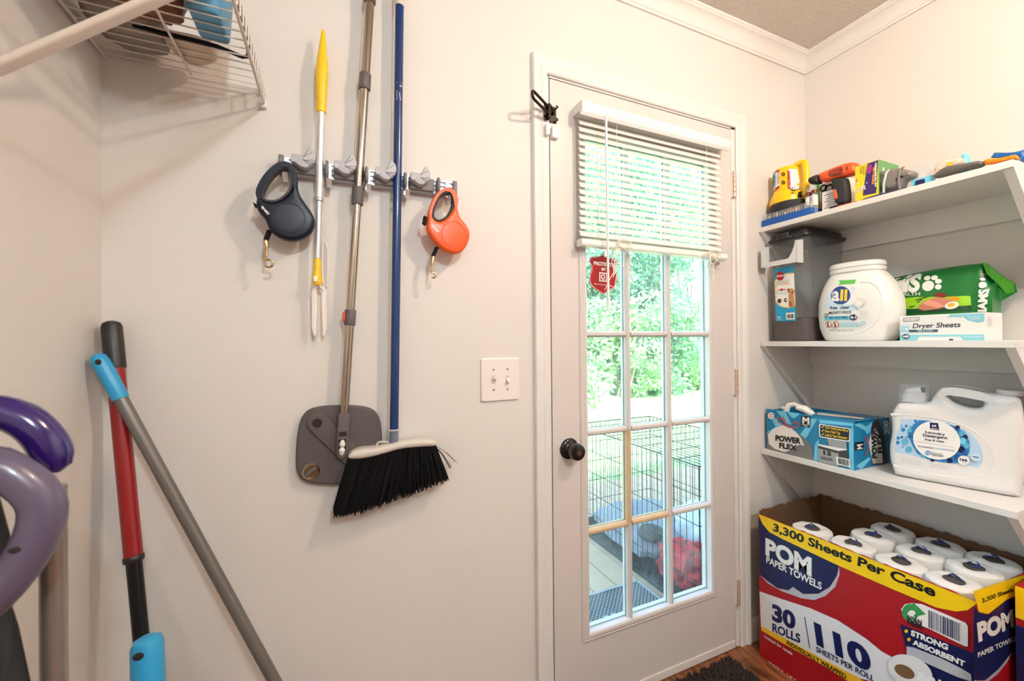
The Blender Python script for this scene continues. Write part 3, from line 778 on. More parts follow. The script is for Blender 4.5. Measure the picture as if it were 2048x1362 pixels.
DEC['dryer']='''p|aqua|-5844 12707 -5755 12808 -5513 12807 -5528 12709 -5727 12730
p|aqua|-5513 12807 -5087 12792 -5089 12569 -5214 12546 -5390 12613 -5499 12717
p|aqua|-6679 12236 -5092 12216 -5093 12054 -5491 12056 -5553 12166 -6450 12179 -6508 12063 -6910 12058 -6908 12295
p|paleblue|-6901 12536 -6710 12550 -6645 12332 -6763 12227 -6903 12251
t|ink|-6598 12438 -5558 12439 -6577 12577|Dryer Sheets|0.01
p|tealdk|-6686 12387 -6018 12378 -6034 12310 -6679 12312
t|paper|-6481 12328 -6133 12329 -6481 12371|FREE & CLEAR|0.01
p|ink|-6813 12761 -6442 12772 -6446 12662 -6810 12652
p|paper|-6799 12747 -6453 12758 -6457 12673 -6798 12665
t|ink|-6776 12687 -6470 12699 -6776 12737|truliving|0
e|ink|-6764 12183 -6670 12182 -6764 12105
t|paper|-6835 12154 -6693 12156 -6835 12217|160|0.05
e|aqua|-6846 12490 -6812 12489 -6846 12447
e|paper|-6846 12490 -6825 12489 -6846 12464
e|aqua|-6745 12421 -6694 12420 -6745 12356
e|paper|-6745 12421 -6714 12421 -6745 12382
e|aqua|-6813 12391 -6786 12390 -6813 12356
e|paper|-6813 12391 -6796 12391 -6813 12370
e|aqua|-6710 12507 -6687 12506 -6711 12477
e|paper|-6710 12507 -6696 12506 -6710 12489
e|aqua|-6864 12360 -6840 12359 -6865 12329
e|paper|-6864 12360 -6850 12359 -6864 12341
e|aqua|-6687 12323 -6663 12322 -6687 12292
e|paper|-6687 12323 -6673 12322 -6687 12304
t|paper|-5389 12681 -5147 12681 -5389 12720|fabric softener|0
t|paper|-5342 12630 -5161 12630 -5341 12673|sheets|0
t|paper|-5462 12135 -5105 12140 -5462 12184|fresh scent|0
p|black|-5783 12098 -5696 12098 -5696 12058 -5783 12058'''
DEC['dryer_side']='''p|silver|16443 12669 16699 12677 16699 12690 16443 12682
p|silver|16442 12630 16763 12639 16762 12652 16442 12644
p|silver|16441 12592 16697 12599 16697 12613 16441 12606
p|silver|16440 12554 16761 12561 16760 12575 16440 12567
p|silver|16439 12515 16695 12522 16694 12535 16439 12529
p|silver|16438 12477 16759 12484 16758 12497 16438 12491
p|silver|16437 12439 16693 12445 16692 12458 16437 12452'''
DEC['bin_label']='''p|cyan2|-10906 14970 -10127 14988 -10077 12833 -10839 12856
p|gold|-10899 14486 -10723 14672 -10384 14733 -10123 14699 -10086 13397 -10362 13345 -10660 13425 -10858 13615
p|paper|-10896 14447 -10724 14645 -10385 14696 -10123 14662 -10089 13434 -10361 13382 -10659 13463 -10857 13672
e|redlab|-10662 14655 -10497 14630 -10664 14473
t|paper|-10801 14626 -10519 14622 -10800 14722|choice|0.03
t|leafgreen|-10796 14376 -10333 14370 -10795 14441|PET FOOD|0.01
t|orangec|-10785 14298 -10297 14283 -10784 14355|CONTAINER|0.01
e|redlab|-10604 14104 -10558 14098 -10604 14051
p|redlab|-10747 14085 -10445 14079 -10448 14113 -10750 14119
p|sky|-10776 14004 -10410 13981 -10411 13992 -10777 14015
p|sky|-10777 13962 -10410 13940 -10411 13951 -10777 13973
p|sky|-10777 13920 -10411 13899 -10411 13910 -10777 13931
e|dkbrown|-10695 13665 -10620 13658 -10696 13573
e|dkbrown|-10447 13671 -10388 13666 -10448 13589
e|paper|-10425 13677 -10399 13674 -10425 13643
e|tan|-10227 13992 -10098 13977 -10228 13880
e|tanbrown|-10336 14053 -10299 14048 -10337 13978
p|tan|-10338 13885 -10138 13900 -10097 13398 -10324 13406
p|tanbrown|-10322 13622 -10213 13575 -10197 13395 -10324 13406
e|black|-10181 13942 -10152 13939 -10181 13916
p|paper|-10445 13164 -10110 13167 -10102 12894 -10433 12900
p|black|-10397 13112 -10387 13113 -10382 12947 -10391 12947
p|black|-10380 13113 -10370 13113 -10365 12947 -10375 12947
p|black|-10360 13113 -10357 13113 -10352 12947 -10355 12947
p|black|-10349 13113 -10346 13113 -10342 12947 -10345 12947
p|black|-10342 13113 -10332 13113 -10328 12947 -10338 12947
p|black|-10328 13113 -10318 13114 -10315 12947 -10324 12947
p|black|-10314 13114 -10310 13114 -10307 12947 -10310 12947
p|black|-10303 13114 -10297 13114 -10294 12947 -10300 12947
p|black|-10293 13114 -10289 13114 -10287 12947 -10290 12947
p|black|-10282 13114 -10276 13114 -10274 12947 -10280 12947
p|black|-10266 13114 -10263 13114 -10261 12947 -10265 12947
p|black|-10253 13115 -10247 13115 -10246 12947 -10252 12947
p|black|-10237 13115 -10228 13115 -10227 12947 -10236 12947
p|black|-10221 13115 -10215 13115 -10214 12947 -10220 12947
p|black|-10205 13115 -10199 13115 -10199 12947 -10204 12947
p|black|-10192 13115 -10182 13116 -10182 12947 -10192 12947
p|black|-10175 13116 -10165 13116 -10166 12947 -10176 12947
p|black|-10161 13116 -10152 13116 -10153 12947 -10162 12947
p|black|-10145 13116 -10135 13116 -10137 12947 -10146 12947
t|paper|-10779 12975 -10627 12975 -10779 13044|10 lb|0.02
t|paper|-10780 12907 -10571 12903 -10780 12953|4.5 kg|0'''
DEC['lantern']='''p|paper|-11246 18952 -11121 19002 -10901 18977 -10676 18924 -10683 18197 -10862 18164 -11130 18088 -11280 18089
p|dkblue|-11246 18952 -11183 18977 -11229 18169 -11285 18091
p|sky|-11072 18959 -10902 18929 -10833 18677 -10884 18362 -11031 18222 -11130 18112 -10980 18444 -10929 18665
p|redlab|-10877 18975 -10676 18924 -10677 18831 -10866 18880
p|redlab|-11106 18099 -10861 18259 -10694 18295 -10683 18197 -10862 18153
p|redlab|-10770 18810 -10683 18788 -10685 18808 -10773 18830
p|redlab|-10771 18749 -10684 18727 -10686 18747 -10773 18768
p|redlab|-10772 18687 -10684 18666 -10687 18686 -10774 18707
p|redlab|-10772 18626 -10685 18605 -10687 18625 -10775 18646
p|redlab|-10773 18565 -10686 18544 -10688 18564 -10775 18584
p|redlab|-10774 18503 -10686 18483 -10689 18503 -10776 18523
p|redlab|-10774 18442 -10687 18422 -10689 18442 -10776 18462
p|redlab|-10775 18381 -10688 18361 -10690 18381 -10777 18400
p|leafgreen|-11234 18911 -11073 18911 -11069 18765 -11223 18725
p|tanbrown|-11088 18627 -10953 18650 -10931 18475 -11054 18375
p|black|-11061 18834 -10952 18805 -10948 18660 -11050 18681
t|black|-11264 18400 -11029 18414 -11262 18618|FLEX|0.02
e|black|-10527 18684 -10467 18662 -10528 18614
e|black|-10530 18354 -10471 18332 -10531 18284
e|yel2|-10527 18684 -10499 18674 -10527 18652
e|yel2|-10530 18354 -10503 18344 -10531 18321
p|paper|-10365 18826 -10175 18793 -10127 18003 -10194 17935 -10350 18081
p|redlab|-10388 18789 -10332 18779 -10306 18019 -10384 18093
e|black|-10205 18030 -10134 17979 -10244 17936
e|paper|-10193 18038 -10148 18004 -10222 17970
p|black|-10262 17866 -10162 17860 -10218 17817
p|black|-10085 17795 -9966 17784 -9967 17597 -10092 17626'''
DEC['drill']='''p|black|-8815 18122 -8758 18152 -8446 18123 -8393 18061 -8403 17911 -8458 17860 -8779 17909 -8835 17972
p|redor|-8792 18098 -8749 18128 -8455 18100 -8414 18055 -8425 17930 -8470 17886 -8769 17930 -8808 17979
p|black|-8777 18080 -8740 18107 -8465 18083 -8432 18050 -8441 17946 -8477 17907 -8760 17948 -8790 17988
t|drillor|-8768 18051 -8456 18018 -8777 18122|BLACK+|0.03
t|drillor|-8760 17969 -8451 17938 -8763 18033|DECKER|0.03
p|black|-8277 18076 -8248 18074 -8244 17941 -8274 17927
p|black|-8002 17986 -7934 17979 -7934 17950 -7997 17955
p|black|-7994 17904 -7930 17898 -7930 17865 -7991 17873
p|black|-8798 17843 -8696 17826 -8696 17794 -8795 17800'''
DEC['repel']='''p|purple|-7708 17949 -7414 17949 -7465 17050 -7484 16890 -7851 16929 -7813 17235
e|magenta|-7657 17749 -7589 17708 -7683 17593
t|orangec|-7541 17202 -7493 17768 -7593 17225|REPELLER|0.06
t|paper|-7473 17095 -7458 17879 -7516 17120|ULTRASONIC|0.06
p|black|-7910 17956 -7922 17703 -7911 17698 -7900 17951
p|black|-7860 17929 -7877 17669 -7866 17664 -7849 17924
p|black|-7810 17903 -7832 17635 -7822 17630 -7799 17898
p|black|-7760 17877 -7788 17601 -7777 17596 -7750 17872
e|paper|-7813 17225 -7774 17211 -7813 17178
e|lilac|-7813 17225 -7789 17216 -7813 17197
e|paper|-7876 17172 -7829 17156 -7877 17117
e|lilac|-7876 17172 -7848 17162 -7876 17139
e|paper|-7958 17115 -7918 17101 -7959 17068
e|lilac|-7958 17115 -7934 17106 -7958 17086
e|paper|-7778 17138 -7753 17129 -7778 17108
e|lilac|-7778 17138 -7763 17133 -7778 17120
e|paper|-7983 17382 -7954 17371 -7983 17347
e|lilac|-7983 17382 -7966 17375 -7983 17361
e|paper|-7723 17309 -7705 17303 -7723 17288
e|lilac|-7723 17309 -7713 17306 -7723 17297
e|orangec|-8000 17485 -7968 17473 -8001 17450
e|redlab|-8009 17531 -7995 17526 -8009 17510'''
DEC['shield']='''p|redlab|8342 15076 8432 15008 8583 14969 8796 14948 8920 14919 8965 14821 8933 14692 8869 14562 8914 14413 8959 14264 8926 14086 8785 13928 8570 13819 8417 13713 8327 13704 8238 13768 8032 13858 7858 13985 7801 14153 7832 14351 7907 14527 7894 14673 7808 14790 7824 14901 7927 14965 8103 14971 8222 15004
p|paper|8343 15058 8430 14992 8577 14955 8786 14933 8906 14905 8950 14810 8918 14684 8857 14557 8900 14413 8944 14267 8912 14093 8774 13940 8565 13833 8416 13729 8328 13721 8242 13783 8040 13871 7870 13995 7815 14159 7846 14352 7919 14523 7906 14666 7822 14780 7837 14888 7938 14950 8110 14956 8226 14989
p|shieldred|8344 15038 8428 14973 8571 14937 8773 14916 8889 14889 8932 14796 8901 14675 8841 14552 8884 14412 8926 14271 8895 14102 8762 13953 8559 13850 8415 13750 8330 13742 8246 13801 8050 13886 7885 14007 7832 14166 7862 14352 7932 14519 7920 14657 7839 14767 7853 14873 7951 14933 8118 14939 8230 14970
t|paper|7982 14684 8917 14661 7983 14797|PROTECTED|0.04
t|paper|8297 14514 8487 14508 8298 14601|BY|0.04
p|paper|8201 14446 8540 14437 8528 14129 8192 14144
p|shieldred|8245 14404 8485 14399 8477 14169 8237 14176
e|paper|8349 14301 8439 14306 8348 14222
e|shieldred|8349 14301 8397 14304 8348 14256
t|paper|8267 14183 8468 14178 8267 14222|ADT|0.02
t|paper|7981 14028 8730 13988 7981 14069|Alarm Video Monitoring|0.01'''
DEC['navy_text']='''t|paper|-1501 15218 -1377 15052 -1452 15249|eyeld|0.03'''
DEC['orange_text']='''t|paper|2348 15208 2501 15034 2409 15239|eyeld|0.03'''
DEC['broom_label']='''p|redlab|1528 18903 1657 18919 1673 18723 1665 18475 1614 18433 1586 18641
p|paper|1527 18895 1656 18908 1658 18924 1529 18911
p|paper|1583 18640 1611 18438 1623 18442 1595 18644
p|paper|1599 18817 1659 18816 1665 18841 1605 18842
p|silver|1524 18688 1522 18443 1534 18445 1536 18691'''
OUT={'navy_o': '-1049 16294 -1151 16252 -1263 16143 -1375 15997 -1464 15843 -1531 15668 -1581 15497 -1603 15342 -1599 15216 -1556 15107 -1476 15025 -1419 14938 -1385 14822 -1328 14708 -1224 14611 -1083 14543 -916 14518 -771 14545 -587 14644 -462 14795 -410 14967 -422 15105 -484 15236 -582 15377 -638 15467 -719 15587 -765 15739 -770 15908 -775 16052 -809 16164 -866 16246 -946 16292', 'navy_i': '-1038 16244 -1151 16174 -1264 16053 -1376 15895 -1465 15716 -1521 15543 -1499 15419 -1434 15364 -1324 15359 -1201 15381 -1065 15476 -950 15621 -880 15787 -868 15959 -890 16112 -947 16220', 'navy_d': '-943 15046 -621 15082 -941 15372 -1678 15332 -1611 15287 -1588 15237 -1645 15243 -1351 14745 -1427 14505 -1433 14457 -1411 14326 -1429 14138 -1384 14061 -1379 13888 -1481 14094', 'orange_o': '2735 16260 2576 16169 2449 15996 2338 15765 2274 15510 2257 15292 2241 15152 2316 14959 2501 14728 2689 14588 2945 14515 3174 14564 3342 14770 3427 15002 3412 15193 3297 15374 3150 15517 3086 15732 3055 15982 2992 16164 2895 16245', 'orange_i': '2734 16160 2574 16013 2447 15747 2383 15554 2413 15402 2537 15338 2664 15368 2825 15512 2956 15716 3006 15944 2959 16128 2863 16193', 'orange_d': '2966 15038 3301 15070 2969 15370 2182 15468 2258 15431 2226 15227 2150 15281 2532 14684 2421 14427 2420 14381 2403 14194 2386 14038 2432 13979 2431 13855 2324 14049', 'mop_o': '137 10559 495 10533 794 10463 980 10338 1085 10107 1118 9781 1121 9507 1090 9163 1016 8775 850 8576 595 8516 123 8561 -225 8613 -522 8680 -730 8780 -832 8910 -881 9124 -879 9514 -856 9857 -803 10198 -719 10399 -573 10527 -277 10576', 'mop_arm': '-403 10432 -234 10360 -42 10144 530 9465 710 9080 480 8868 236 9044 -47 9412 -593 10030 -644 10196 -591 10342 -508 10417', 'mop_pts': '-403 10184 -287 10174 -566 9001 -379 8975', 'broom_o': '270 9316 348 9426 527 9489 940 9480 1246 9521 1536 9577 1906 9589 2286 9563 2467 9493 2505 9386 2440 9341 2030 9373 1534 9377 1173 9306 822 9250 526 9237 325 9261', 'broom_pts': '303 9288 708 9263 1174 9331 1534 9390 2030 9386 2453 9365 -56 8003 249 7958 698 7994 1283 8106 2021 8255 2762 8444 3101 8766 2910 8633', 'jug_o': '-49 7714 -157 7937 -206 8238 -207 8582 -153 8936 -139 9250 -160 9559 -100 9785 -19 9956 27 10011 393 10058 733 10097 828 10299 922 10528 1023 10600 1222 10617 1510 10584 1788 10525 2126 10483 2483 10465 2548 10300 2580 9778 2585 9123 2575 8464 2539 7955 2471 7765 2345 7676 2208 7636 1581 7610 796 7656 264 7669', 'jug_i': '1121 10400 1259 10428 1509 10395 1786 10326 1858 10223 1839 10110 1729 10027 1506 10042 1296 10131 1160 10260', 'jug_r': '-148 9629 390 9680 1016 9648 1407 9547 1687 9367 1921 9077 2007 8738 1969 8374 1788 8110 1490 7965 1002 7914 376 7939 -92 7983', 'jug_pts': '-2 10633 733 10097 50 10035 460 10352 88 10532 460 10397 396 10482 2127 10592 2500 10501', 'bag_o': '-8924 14179 -8444 14230 -7892 14289 -7450 14343 -6738 14415 -6090 14426 -5641 14410 -5603 13782 -5579 13148 -5596 12813 -5656 12521 -6929 12227 -8943 12132', 'bag_fold': '-5704 14435 -5638 14402 -5365 13988 -5201 13737 -5183 13488 -5426 13245 -5628 13031 -5651 13798', 'lan_h': '-10526 18921 -10331 18984 -10175 18927 -10077 18837 -10036 18593 -10011 18242 -10021 17903 -10036 17543 -10211 17646 -10208 17921 -10227 18251 -10267 18681 -10310 18895 -10423 18881', 'drill_b': '-9234 18197 -9058 18215 -8678 18247 -8316 18237 -8108 18173 -8040 18085 -8015 17975 -8025 17818 -8111 17770 -8321 17768 -8590 17817 -8870 17825 -9139 17859 -9217 17995', 'drill_c': '-9621 18122 -9579 18173 -9476 18200 -9234 18207 -9189 17834 -9459 17886 -9581 17974', 'drill_g': '-8850 17903 -8392 17774 -8340 17611 -8308 17293 -8294 16880 -8401 16811 -8709 16907 -8744 17233 -8796 17630', 'drill_t': '-8714 17433 -8631 17425 -8570 17092 -8634 17051 -8689 17131', 'drill_f': '-8955 16877 -8436 16904 -8154 16916 -8137 16830 -8437 16781 -8879 16790', 'noz': '-7472 17589 -7270 17614 -6914 17525 -6852 17460 -6577 17303 -6586 17111 -6824 17100 -6889 16844 -7112 16860 -7410 16931 -7475 17235', 'plas': '-6973 17378 -6737 17529 -6554 17576 -6260 17602 -6147 17469 -6278 17212 -6424 17151 -6411 16950 -6803 16971 -6976 17012', 'tanb': '-6218 17042 -6159 17306 -6046 17375 -5827 17389 -5603 17341 -5590 17245 -5657 17125 -5911 17095 -6077 17046 -6162 16964', 'tool': '-6065 16894 -5949 17005 -5780 17073 -5562 17043 -5429 17018 -5048 16963 -5025 16792 -5431 16805 -5699 16814 -6008 16814', 'tool2': '-5048 16963 -4902 16957 -4690 16860 -4529 16888 -4462 16859 -4419 16721 -4519 16771 -5025 16792', 'bluebag': '-5240 17260 -5013 17258 -4770 17228 -4582 17193 -4491 17162 -4494 16772 -4608 16871 -4724 17045 -4964 17127'}

# ================================================================== lamps of the room
mat('lamp_glass', (255, 246, 232), .25, alpha=.18, emit=1.5, var=.0)
def ceiling_light(label, x, y, r, watt, color):
    t = thing('ceiling_light', label, 'ceiling light', (x, y, ZC-.04-2*r))
    MB().lathe([(.001, ZC), (r+.025, ZC), (r+.03, ZC-.012), (r+.01, ZC-.022), (r*.6, ZC-.03), (.001, ZC-.03)], (x, y, 0), (0,0,1), 40).build('canopy', 'white_plastic', t)
    MB().ell((x, y, ZC-.032-r), (r, r, r), 32, 18).build('globe', 'lamp_glass', t)
    ld = bpy.data.lights.new('bulb', 'POINT'); ld.energy = watt; ld.color = color; ld.shadow_soft_size = r*.75
    lo = bpy.data.objects.new('bulb', ld); COL.objects.link(lo); lo.parent = t; lo.location = (0, 0, .008+r)
ceiling_light('small round globe ceiling light near the shelves and back door', 1.03, -.04, .05, 21.5, (1, .79, .60))
ceiling_light('larger round globe ceiling light at the far end behind the camera', .36, -1.25, .10, 42.0, (.80, .93, 1))

# ================================================================== shelves on the right wall
SF = 1.605; SY0, SY1 = .447, 1.1335
def shelf(label, zt, reach):
    t = thing('wall_shelf', label, 'shelf', (1.76, .79, zt-.12), 'white painted wall shelves')
    MB().box((SF, SY0, zt-.0195), (XR-.0008, SY1, zt)).build('board', 'shelf_paint', t, bevel=.0012)
    for a in (SY1-.019, SY0+.0002):
        MB().prism([(SF+.004, a, zt-.0196), (XR-.0008, a, zt-.0196), (XR-.0008, a, zt-.0196-reach), (XR-.012, a, zt-.0196-reach)], (0, .0188, 0)).build('bracket', 'shelf_paint', t, smooth=False)
    MB().box((XR-.0195, SY0+.019, zt-.102), (XR-.0008, SY1-.0192, zt-.0196)).build('cleat', 'shelf_paint', t, smooth=False)
    return t
S1, S2, S3 = 1.672, 1.205, .7635
shelf('topmost white board shelf holding the lantern and drill', S1, .30)
shelf('middle white board shelf holding the pet food bin and white tub', S2, .285)
shelf('lowest white board shelf holding the trash bag box and detergent jug', S3, .285)

# ================================================================== paper towel case and rolls
CX0, CX1, CY0, CY1, CZ = 1.490, 1.884, .482, 1.0665, .547
c = thing('paper_towel_case', 'large red and navy cardboard case of paper towels under the shelves', 'box', (1.687, .774, 0))
th = .005; rnd = random.Random(3)
def torn(a, b, n, amp, z=CZ):
    """top edge of a torn cardboard panel between two points"""
    return [Vector((a[0]+(b[0]-a[0])*k/n, a[1]+(b[1]-a[1])*k/n, z+(rnd.uniform(-amp, amp) if 0 < k < n else 0))) for k in range(n+1)]
def panel(a, b, inn, amp, name, m, z=CZ, n=44):
    top = torn(a, b, n, amp, z); poly = [Vector((a[0], a[1], 0))]+top+[Vector((b[0], b[1], 0))]
    return MB().prism(poly, inn).build(name, m, c, smooth=False)
fp = MB(); top = torn((CX0, CY1), (CX0, CY0), 40, .0025, .5425); n_ = len(top)
fp.prism([Vector((CX0, CY1, 0))]+top+[Vector((CX0, CY0, 0))], (th, 0, 0))
fp.build('front_panel', 'case_red', c, smooth=False)
panel((CX0+th, CY1), (CX1, CY1), (0, -th, 0), .005, 'end_panel', 'cardboard', .556)
panel((CX1, CY1-th), (CX1, CY0), (-th, 0, 0), .004, 'back_panel', 'cardboard', .556)
panel((CX0+th, CY0), (CX1, CY0), (0, th, 0), .003, 'end_panel', 'case_red', .545)
MB().box((CX0+th, CY0+th, .0005), (CX1-th, CY1-th, .006)).build('bottom_panel', 'cardboard', c, smooth=False)
decal('case_front', c, lambda u, v: Vector((CX0, min(max(-u, CY0), CY1), min(v, .5425-.02*0))), (-1, 0, 0), name='front_print')
decal('case_side', c, lambda u, v: Vector((u, CY0, v)), (0, -1, 0), name='side_print')
c2 = thing('paper_towel_case', 'second red paper towel case at the right edge, behind the open case', 'box', (1.78, .2, 0))
MB().box((1.655, -.11, 0), (1.90, .466, .553)).build('carton', 'case_red', c2, smooth=False)
MB().box((1.6535, .18, .47), (1.6548, .466, .553)).build('yellow_band', 'ink_yellow', c2, smooth=False); MB().box((1.6535, .22, .25), (1.6548, .466, .45)).build('brand_panel', 'ink_navy', c2, smooth=False)
MB().box((1.6535, .10, .03), (1.6548, .466, .18)).build('white_band', 'ink_white', c2, smooth=False)
def roll(x, y, ztop, r, label):
    t = thing('paper_towel_roll', label, 'paper towel', (x, y, ztop-.262), 'wrapped paper towel rolls in the open case')
    sd = int(x*1000+y*777)
    b = MB().lathe([(.001, -.262), (r-.003, -.262), (r, -.255), (r, -.02), (r-.003, -.007), (r-.012, -.001), (.03, .0), (.021, -.004), (.019, -.02), (.001, -.022)], (x, y, ztop), (0,0,1), 40)
    b.xf(lambda p: p+Vector((0, 0, .0035*mnoise.noise(Vector((p.x*45+sd, p.y*45, p.z*5))) if p.z > ztop-.03 else 0)))
    b.build('towel', 'towel_white', t)
    MB().lathe([(.001, .0), (.0225, .0), (.0215, .0012), (.001, .0016)], (x, y, ztop-.0012), (0,0,1), 24).build('core_shade_disc', 'core_shade', t)  # dark disc over the roll's hollow, its shade put into the colour
    tw = MB(); rr = random.Random(sd)
    for q in range(3):
        a = rr.uniform(0, 6.28); p = [(x+.016*math.cos(a+k*.7)*(1-.2*k), y+.016*math.sin(a+k*.7)*(1-.2*k), ztop+.001+.004*k) for k in range(4)]
        tw.tube(p, [.0024, .0018, .002, .001], 5)
    tw.build('wrapper_twist', 'towel_blue', t)
rp = [(1.555, .911, .543, 'wrapped paper towel roll standing alone at the gap end, front row'),
      (1.556, .786, .545, 'second wrapped towel roll from the gap in the front row'), (1.680, .790, .546, 'middle row towel roll bordering the empty gap'), (1.806, .792, .541, 'back row towel roll bordering the empty gap by the wall'),
      (1.556, .663, .546, 'third wrapped towel roll from the gap in the front row'), (1.681, .666, .548, 'second towel roll from the gap in the middle row'), (1.807, .668, .543, 'second towel roll from the gap in the back row'),
      (1.556, .549, .550, 'front row towel roll at the near right corner of the case'), (1.682, .551, .556, 'middle row towel roll at the near right end of the case'), (1.807, .551, .549, 'back row towel roll at the near right end by the wall')]
for x, y, z, l in rp: roll(x, y, z, .0605 if y > .56 else .0585, l)

# ================================================================== bottom shelf: trash bag box, detergent jug
BX0, BX1, BY0, BY1, BZ = 1.622, 1.838, .812, 1.121, .929
t = thing('trash_bag_box', 'blue carton of drawstring trash bags with its top torn open', 'box', (1.73, .966, S3+.0003)); z0 = S3+.0003
MB().box((BX0, BY0, z0), (BX0+.002, BY1, BZ)).build('front_panel', 'bagbox_blue', t, smooth=False)
MB().box((BX0+.002, BY0, z0), (BX1, BY0+.002, BZ-.004)).build('end_panel', 'bagbox_blue', t, smooth=False)
MB().box((BX0+.002, BY1-.002, z0), (BX1, BY1, BZ-.006)).build('end_panel', 'bagbox_blue', t, smooth=False)
MB().box((BX1-.002, BY0+.002, z0), (BX1, BY1-.002, BZ-.006)).build('back_panel', 'bagbox_blue', t, smooth=False)
MB().box((BX0+.002, BY0+.002, z0), (BX1-.002, BY1-.002, z0+.002)).build('bottom_panel', 'bagbox_blue', t, smooth=False)
MB().prism([(BX0+.001, BY0, BZ), (BX0+.001, BY0+.135, BZ), (BX0+.05, BY0+.15, BZ+.003), (BX0+.09, BY0+.16, BZ+.001), (BX1-.05, BY0+.13, BZ-.003), (BX1, BY0+.12, BZ-.005), (BX1, BY0, BZ-.004)], (0, 0, .0016)).build('top_flap', 'bagbox_blue', t, smooth=False)
MB().prism([(BX0+.02, BY0+.13, BZ+.0035), (BX0+.06, BY0+.15, BZ+.004), (BX0+.10, BY0+.02, BZ+.0022), (BX0+.07, BY0+.01, BZ+.0022)], (0, 0, .0006)).build('torn_flap_print', 'tan_pack', t, smooth=False)
MB().box((BX0+.012, BY0+.02, z0+.004), (BX1-.012, BY1-.02, BZ-.04)).build('liner', 'bagbox_in', t, smooth=False)
decal('bagbox_front', t, lambda u, v: Vector((BX0, -u, v)), (-1, 0, 0), name='front_print')
decal('bagbox_side', t, lambda u, v: Vector((u, BY0, v)), (0, -1, 0), name='side_print')
pb_ = MB().tube([(1.665, 1.07, .90), (1.662, 1.066, .93), (1.668, 1.058, .952), (1.672, 1.042, .956), (1.676, 1.028, .948), (1.68, 1.012, .935), (1.688, .995, .926), (1.70, .975, .915)], [.010, .011, .008, .007, .008, .010, .012, .008], 10)
pb_.ell((1.668, 1.078, .932), (.012, .012, .009)).tube([(1.672, 1.035, .945), (1.690, 1.01, .938), (1.70, .99, .925)], [.012, .016, .010], 8)
pb_.xf(lambda p: p+.004*mnoise.noise_vector(p*60))
tag(pb_.build('plastic_bag', 'white_plastic'), 'white plastic bag pulled up through the torn trash bag box', 'plastic bag')

JA, JB = Vector((1.670, .718, 0)), Vector((1.728, .513, 0)); jd = (JB-JA).normalized(); jn = Vector((jd.y, -jd.x, 0)); jn = jn if jn.x < 0 else -jn
def J(u, v, w=0): return JA+jd*u+Vector((0, 0, v))-jn*w
t = thing('detergent_jug', 'big white laundry detergent jug with handle and blue bubble label', 'jug', tuple(J(.13, S3+.0003, .05)))
jo = [(u, max(v, S3+.0005)) for u, v in smooth2(pts2('jug_o'), 1)]
zb = min(v for u, v in jo); jo = [(u, v if v > zb+.02 else S3+.0005+(v-zb)*.3) for u, v in jo]
jb_ = plate(jo, smooth2(pts2('jug_i'), 1), lambda u, v, w: J(u, v, w), .115, .022, 5)
jb_.build('body', 'jug_white', t, ang=50)
MB().tube([J(u, v, .004) for u, v in pts2('jug_r')], .005, 8).build('moulded_ridge', 'jug_white', t)
decal('jug', t, lambda u, v: J(u, v), jn, name='front_label')
q = pts2('jug_pts')
(ax, az), (bx, bz) = q[0], q[1]
cw = MB().rings([[J((ax+bx)/2+x, z, .055+y) for x, y in rrect((bx-ax)*.95, .07, .012)] for z in (bz-.004, az)], True, True)
MB().lathe([(.002, 0), (.030, 0), (.030, .018), (.026, .022), (.026, .032), (.002, .033)], J(ax+.036, bz-.003, .055), (0,0,1), 28).build('spout_collar', 'jug_white', t)
tp = MB().cyl(J(ax+.018, az-.026, .055), J(ax+.052, az-.018, .055), .011, n=18).build('tap', 'white_plastic', t)
MB().cyl(J(ax+.050, az-.0195, .055), J(ax+.060, az-.0175, .055), .010, n=18).build('tap_button', 'ink_navy', tp)
cw.build('dosing_cup', 'clear_plastic', t)
(ax, az), (bx, bz) = q[7], q[8]
MB().lathe([(.002, 0), (.026, 0), (.027, .002), (.027, .013), (.024, .015), (.002, .015)], J((ax+bx)/2+.003, bz-.004, .055), (0,0,1), 28).build('fill_cap', 'white_plastic', t)

# ================================================================== middle shelf: pet food bin, detergent tub, dog food bag, dryer sheet box
z0 = S2+.0003
t = thing('pet_food_bin', 'tall grey translucent pet food bin with black lid', 'container', (1.75, 1.036, z0)); cx, cy = 1.752, 1.036
lev = [(0, .232, .134), (.004, .236, .138), (.30, .240, .142), (.385, .244, .146), (.397, .246, .148)]
bo = MB().rings([[(cx+x, cy+y, z0+h) for x, y in rrect(a, b, .022)] for h, a, b in lev], True, False)
bo.build('body', 'bin_plastic', t, recalc=False)
kb = MB().rings([[(cx+x, cy+y, z0+h) for x, y in rrect(a-.008, b-.008, .018)] for h, a, b in [(.006, .236, .138), (.05, .237, .139), (.086, .237, .139)]])
rr = random.Random(5)
for _ in range(230): kb.ell((cx+rr.uniform(-.108, .108), cy+rr.uniform(-.060, .060), z0+.086+rr.uniform(-.002, .006)), (.006, .006, .0045), 7, 4)
kb.build('kibble', 'kibble', t, kind='stuff')
MB().rings([[(cx+x, cy+y, z0+h) for x, y in rrect(a, b, .026)] for h, a, b in [(.397, .258, .160), (.403, .264, .166), (.408, .262, .164), (.410, .244, .146), (.426, .240, .142), (.430, .232, .134)]]).rings([[(cx-.13+x, cy+y, z0+h) for x, y in rrect(.03, .06, .008)] for h in (.399, .405)]).build('lid', 'lid_black', t)
MB().rings([[(cx-.126+x, cy+.012+y, z0+h) for x, y in rrect(.02, .05, .006)] for h in (.404, .418, .424)]).build('lid_latch', 'lid_black', t)
def hz(y):  # lower edge of the curved handle opening
    e = min(abs(y-.977), abs(1.113-y)); return 1.52+.065*max(0, 1-e/.035)**2
ys = [.977+.136*k/30 for k in range(31)]
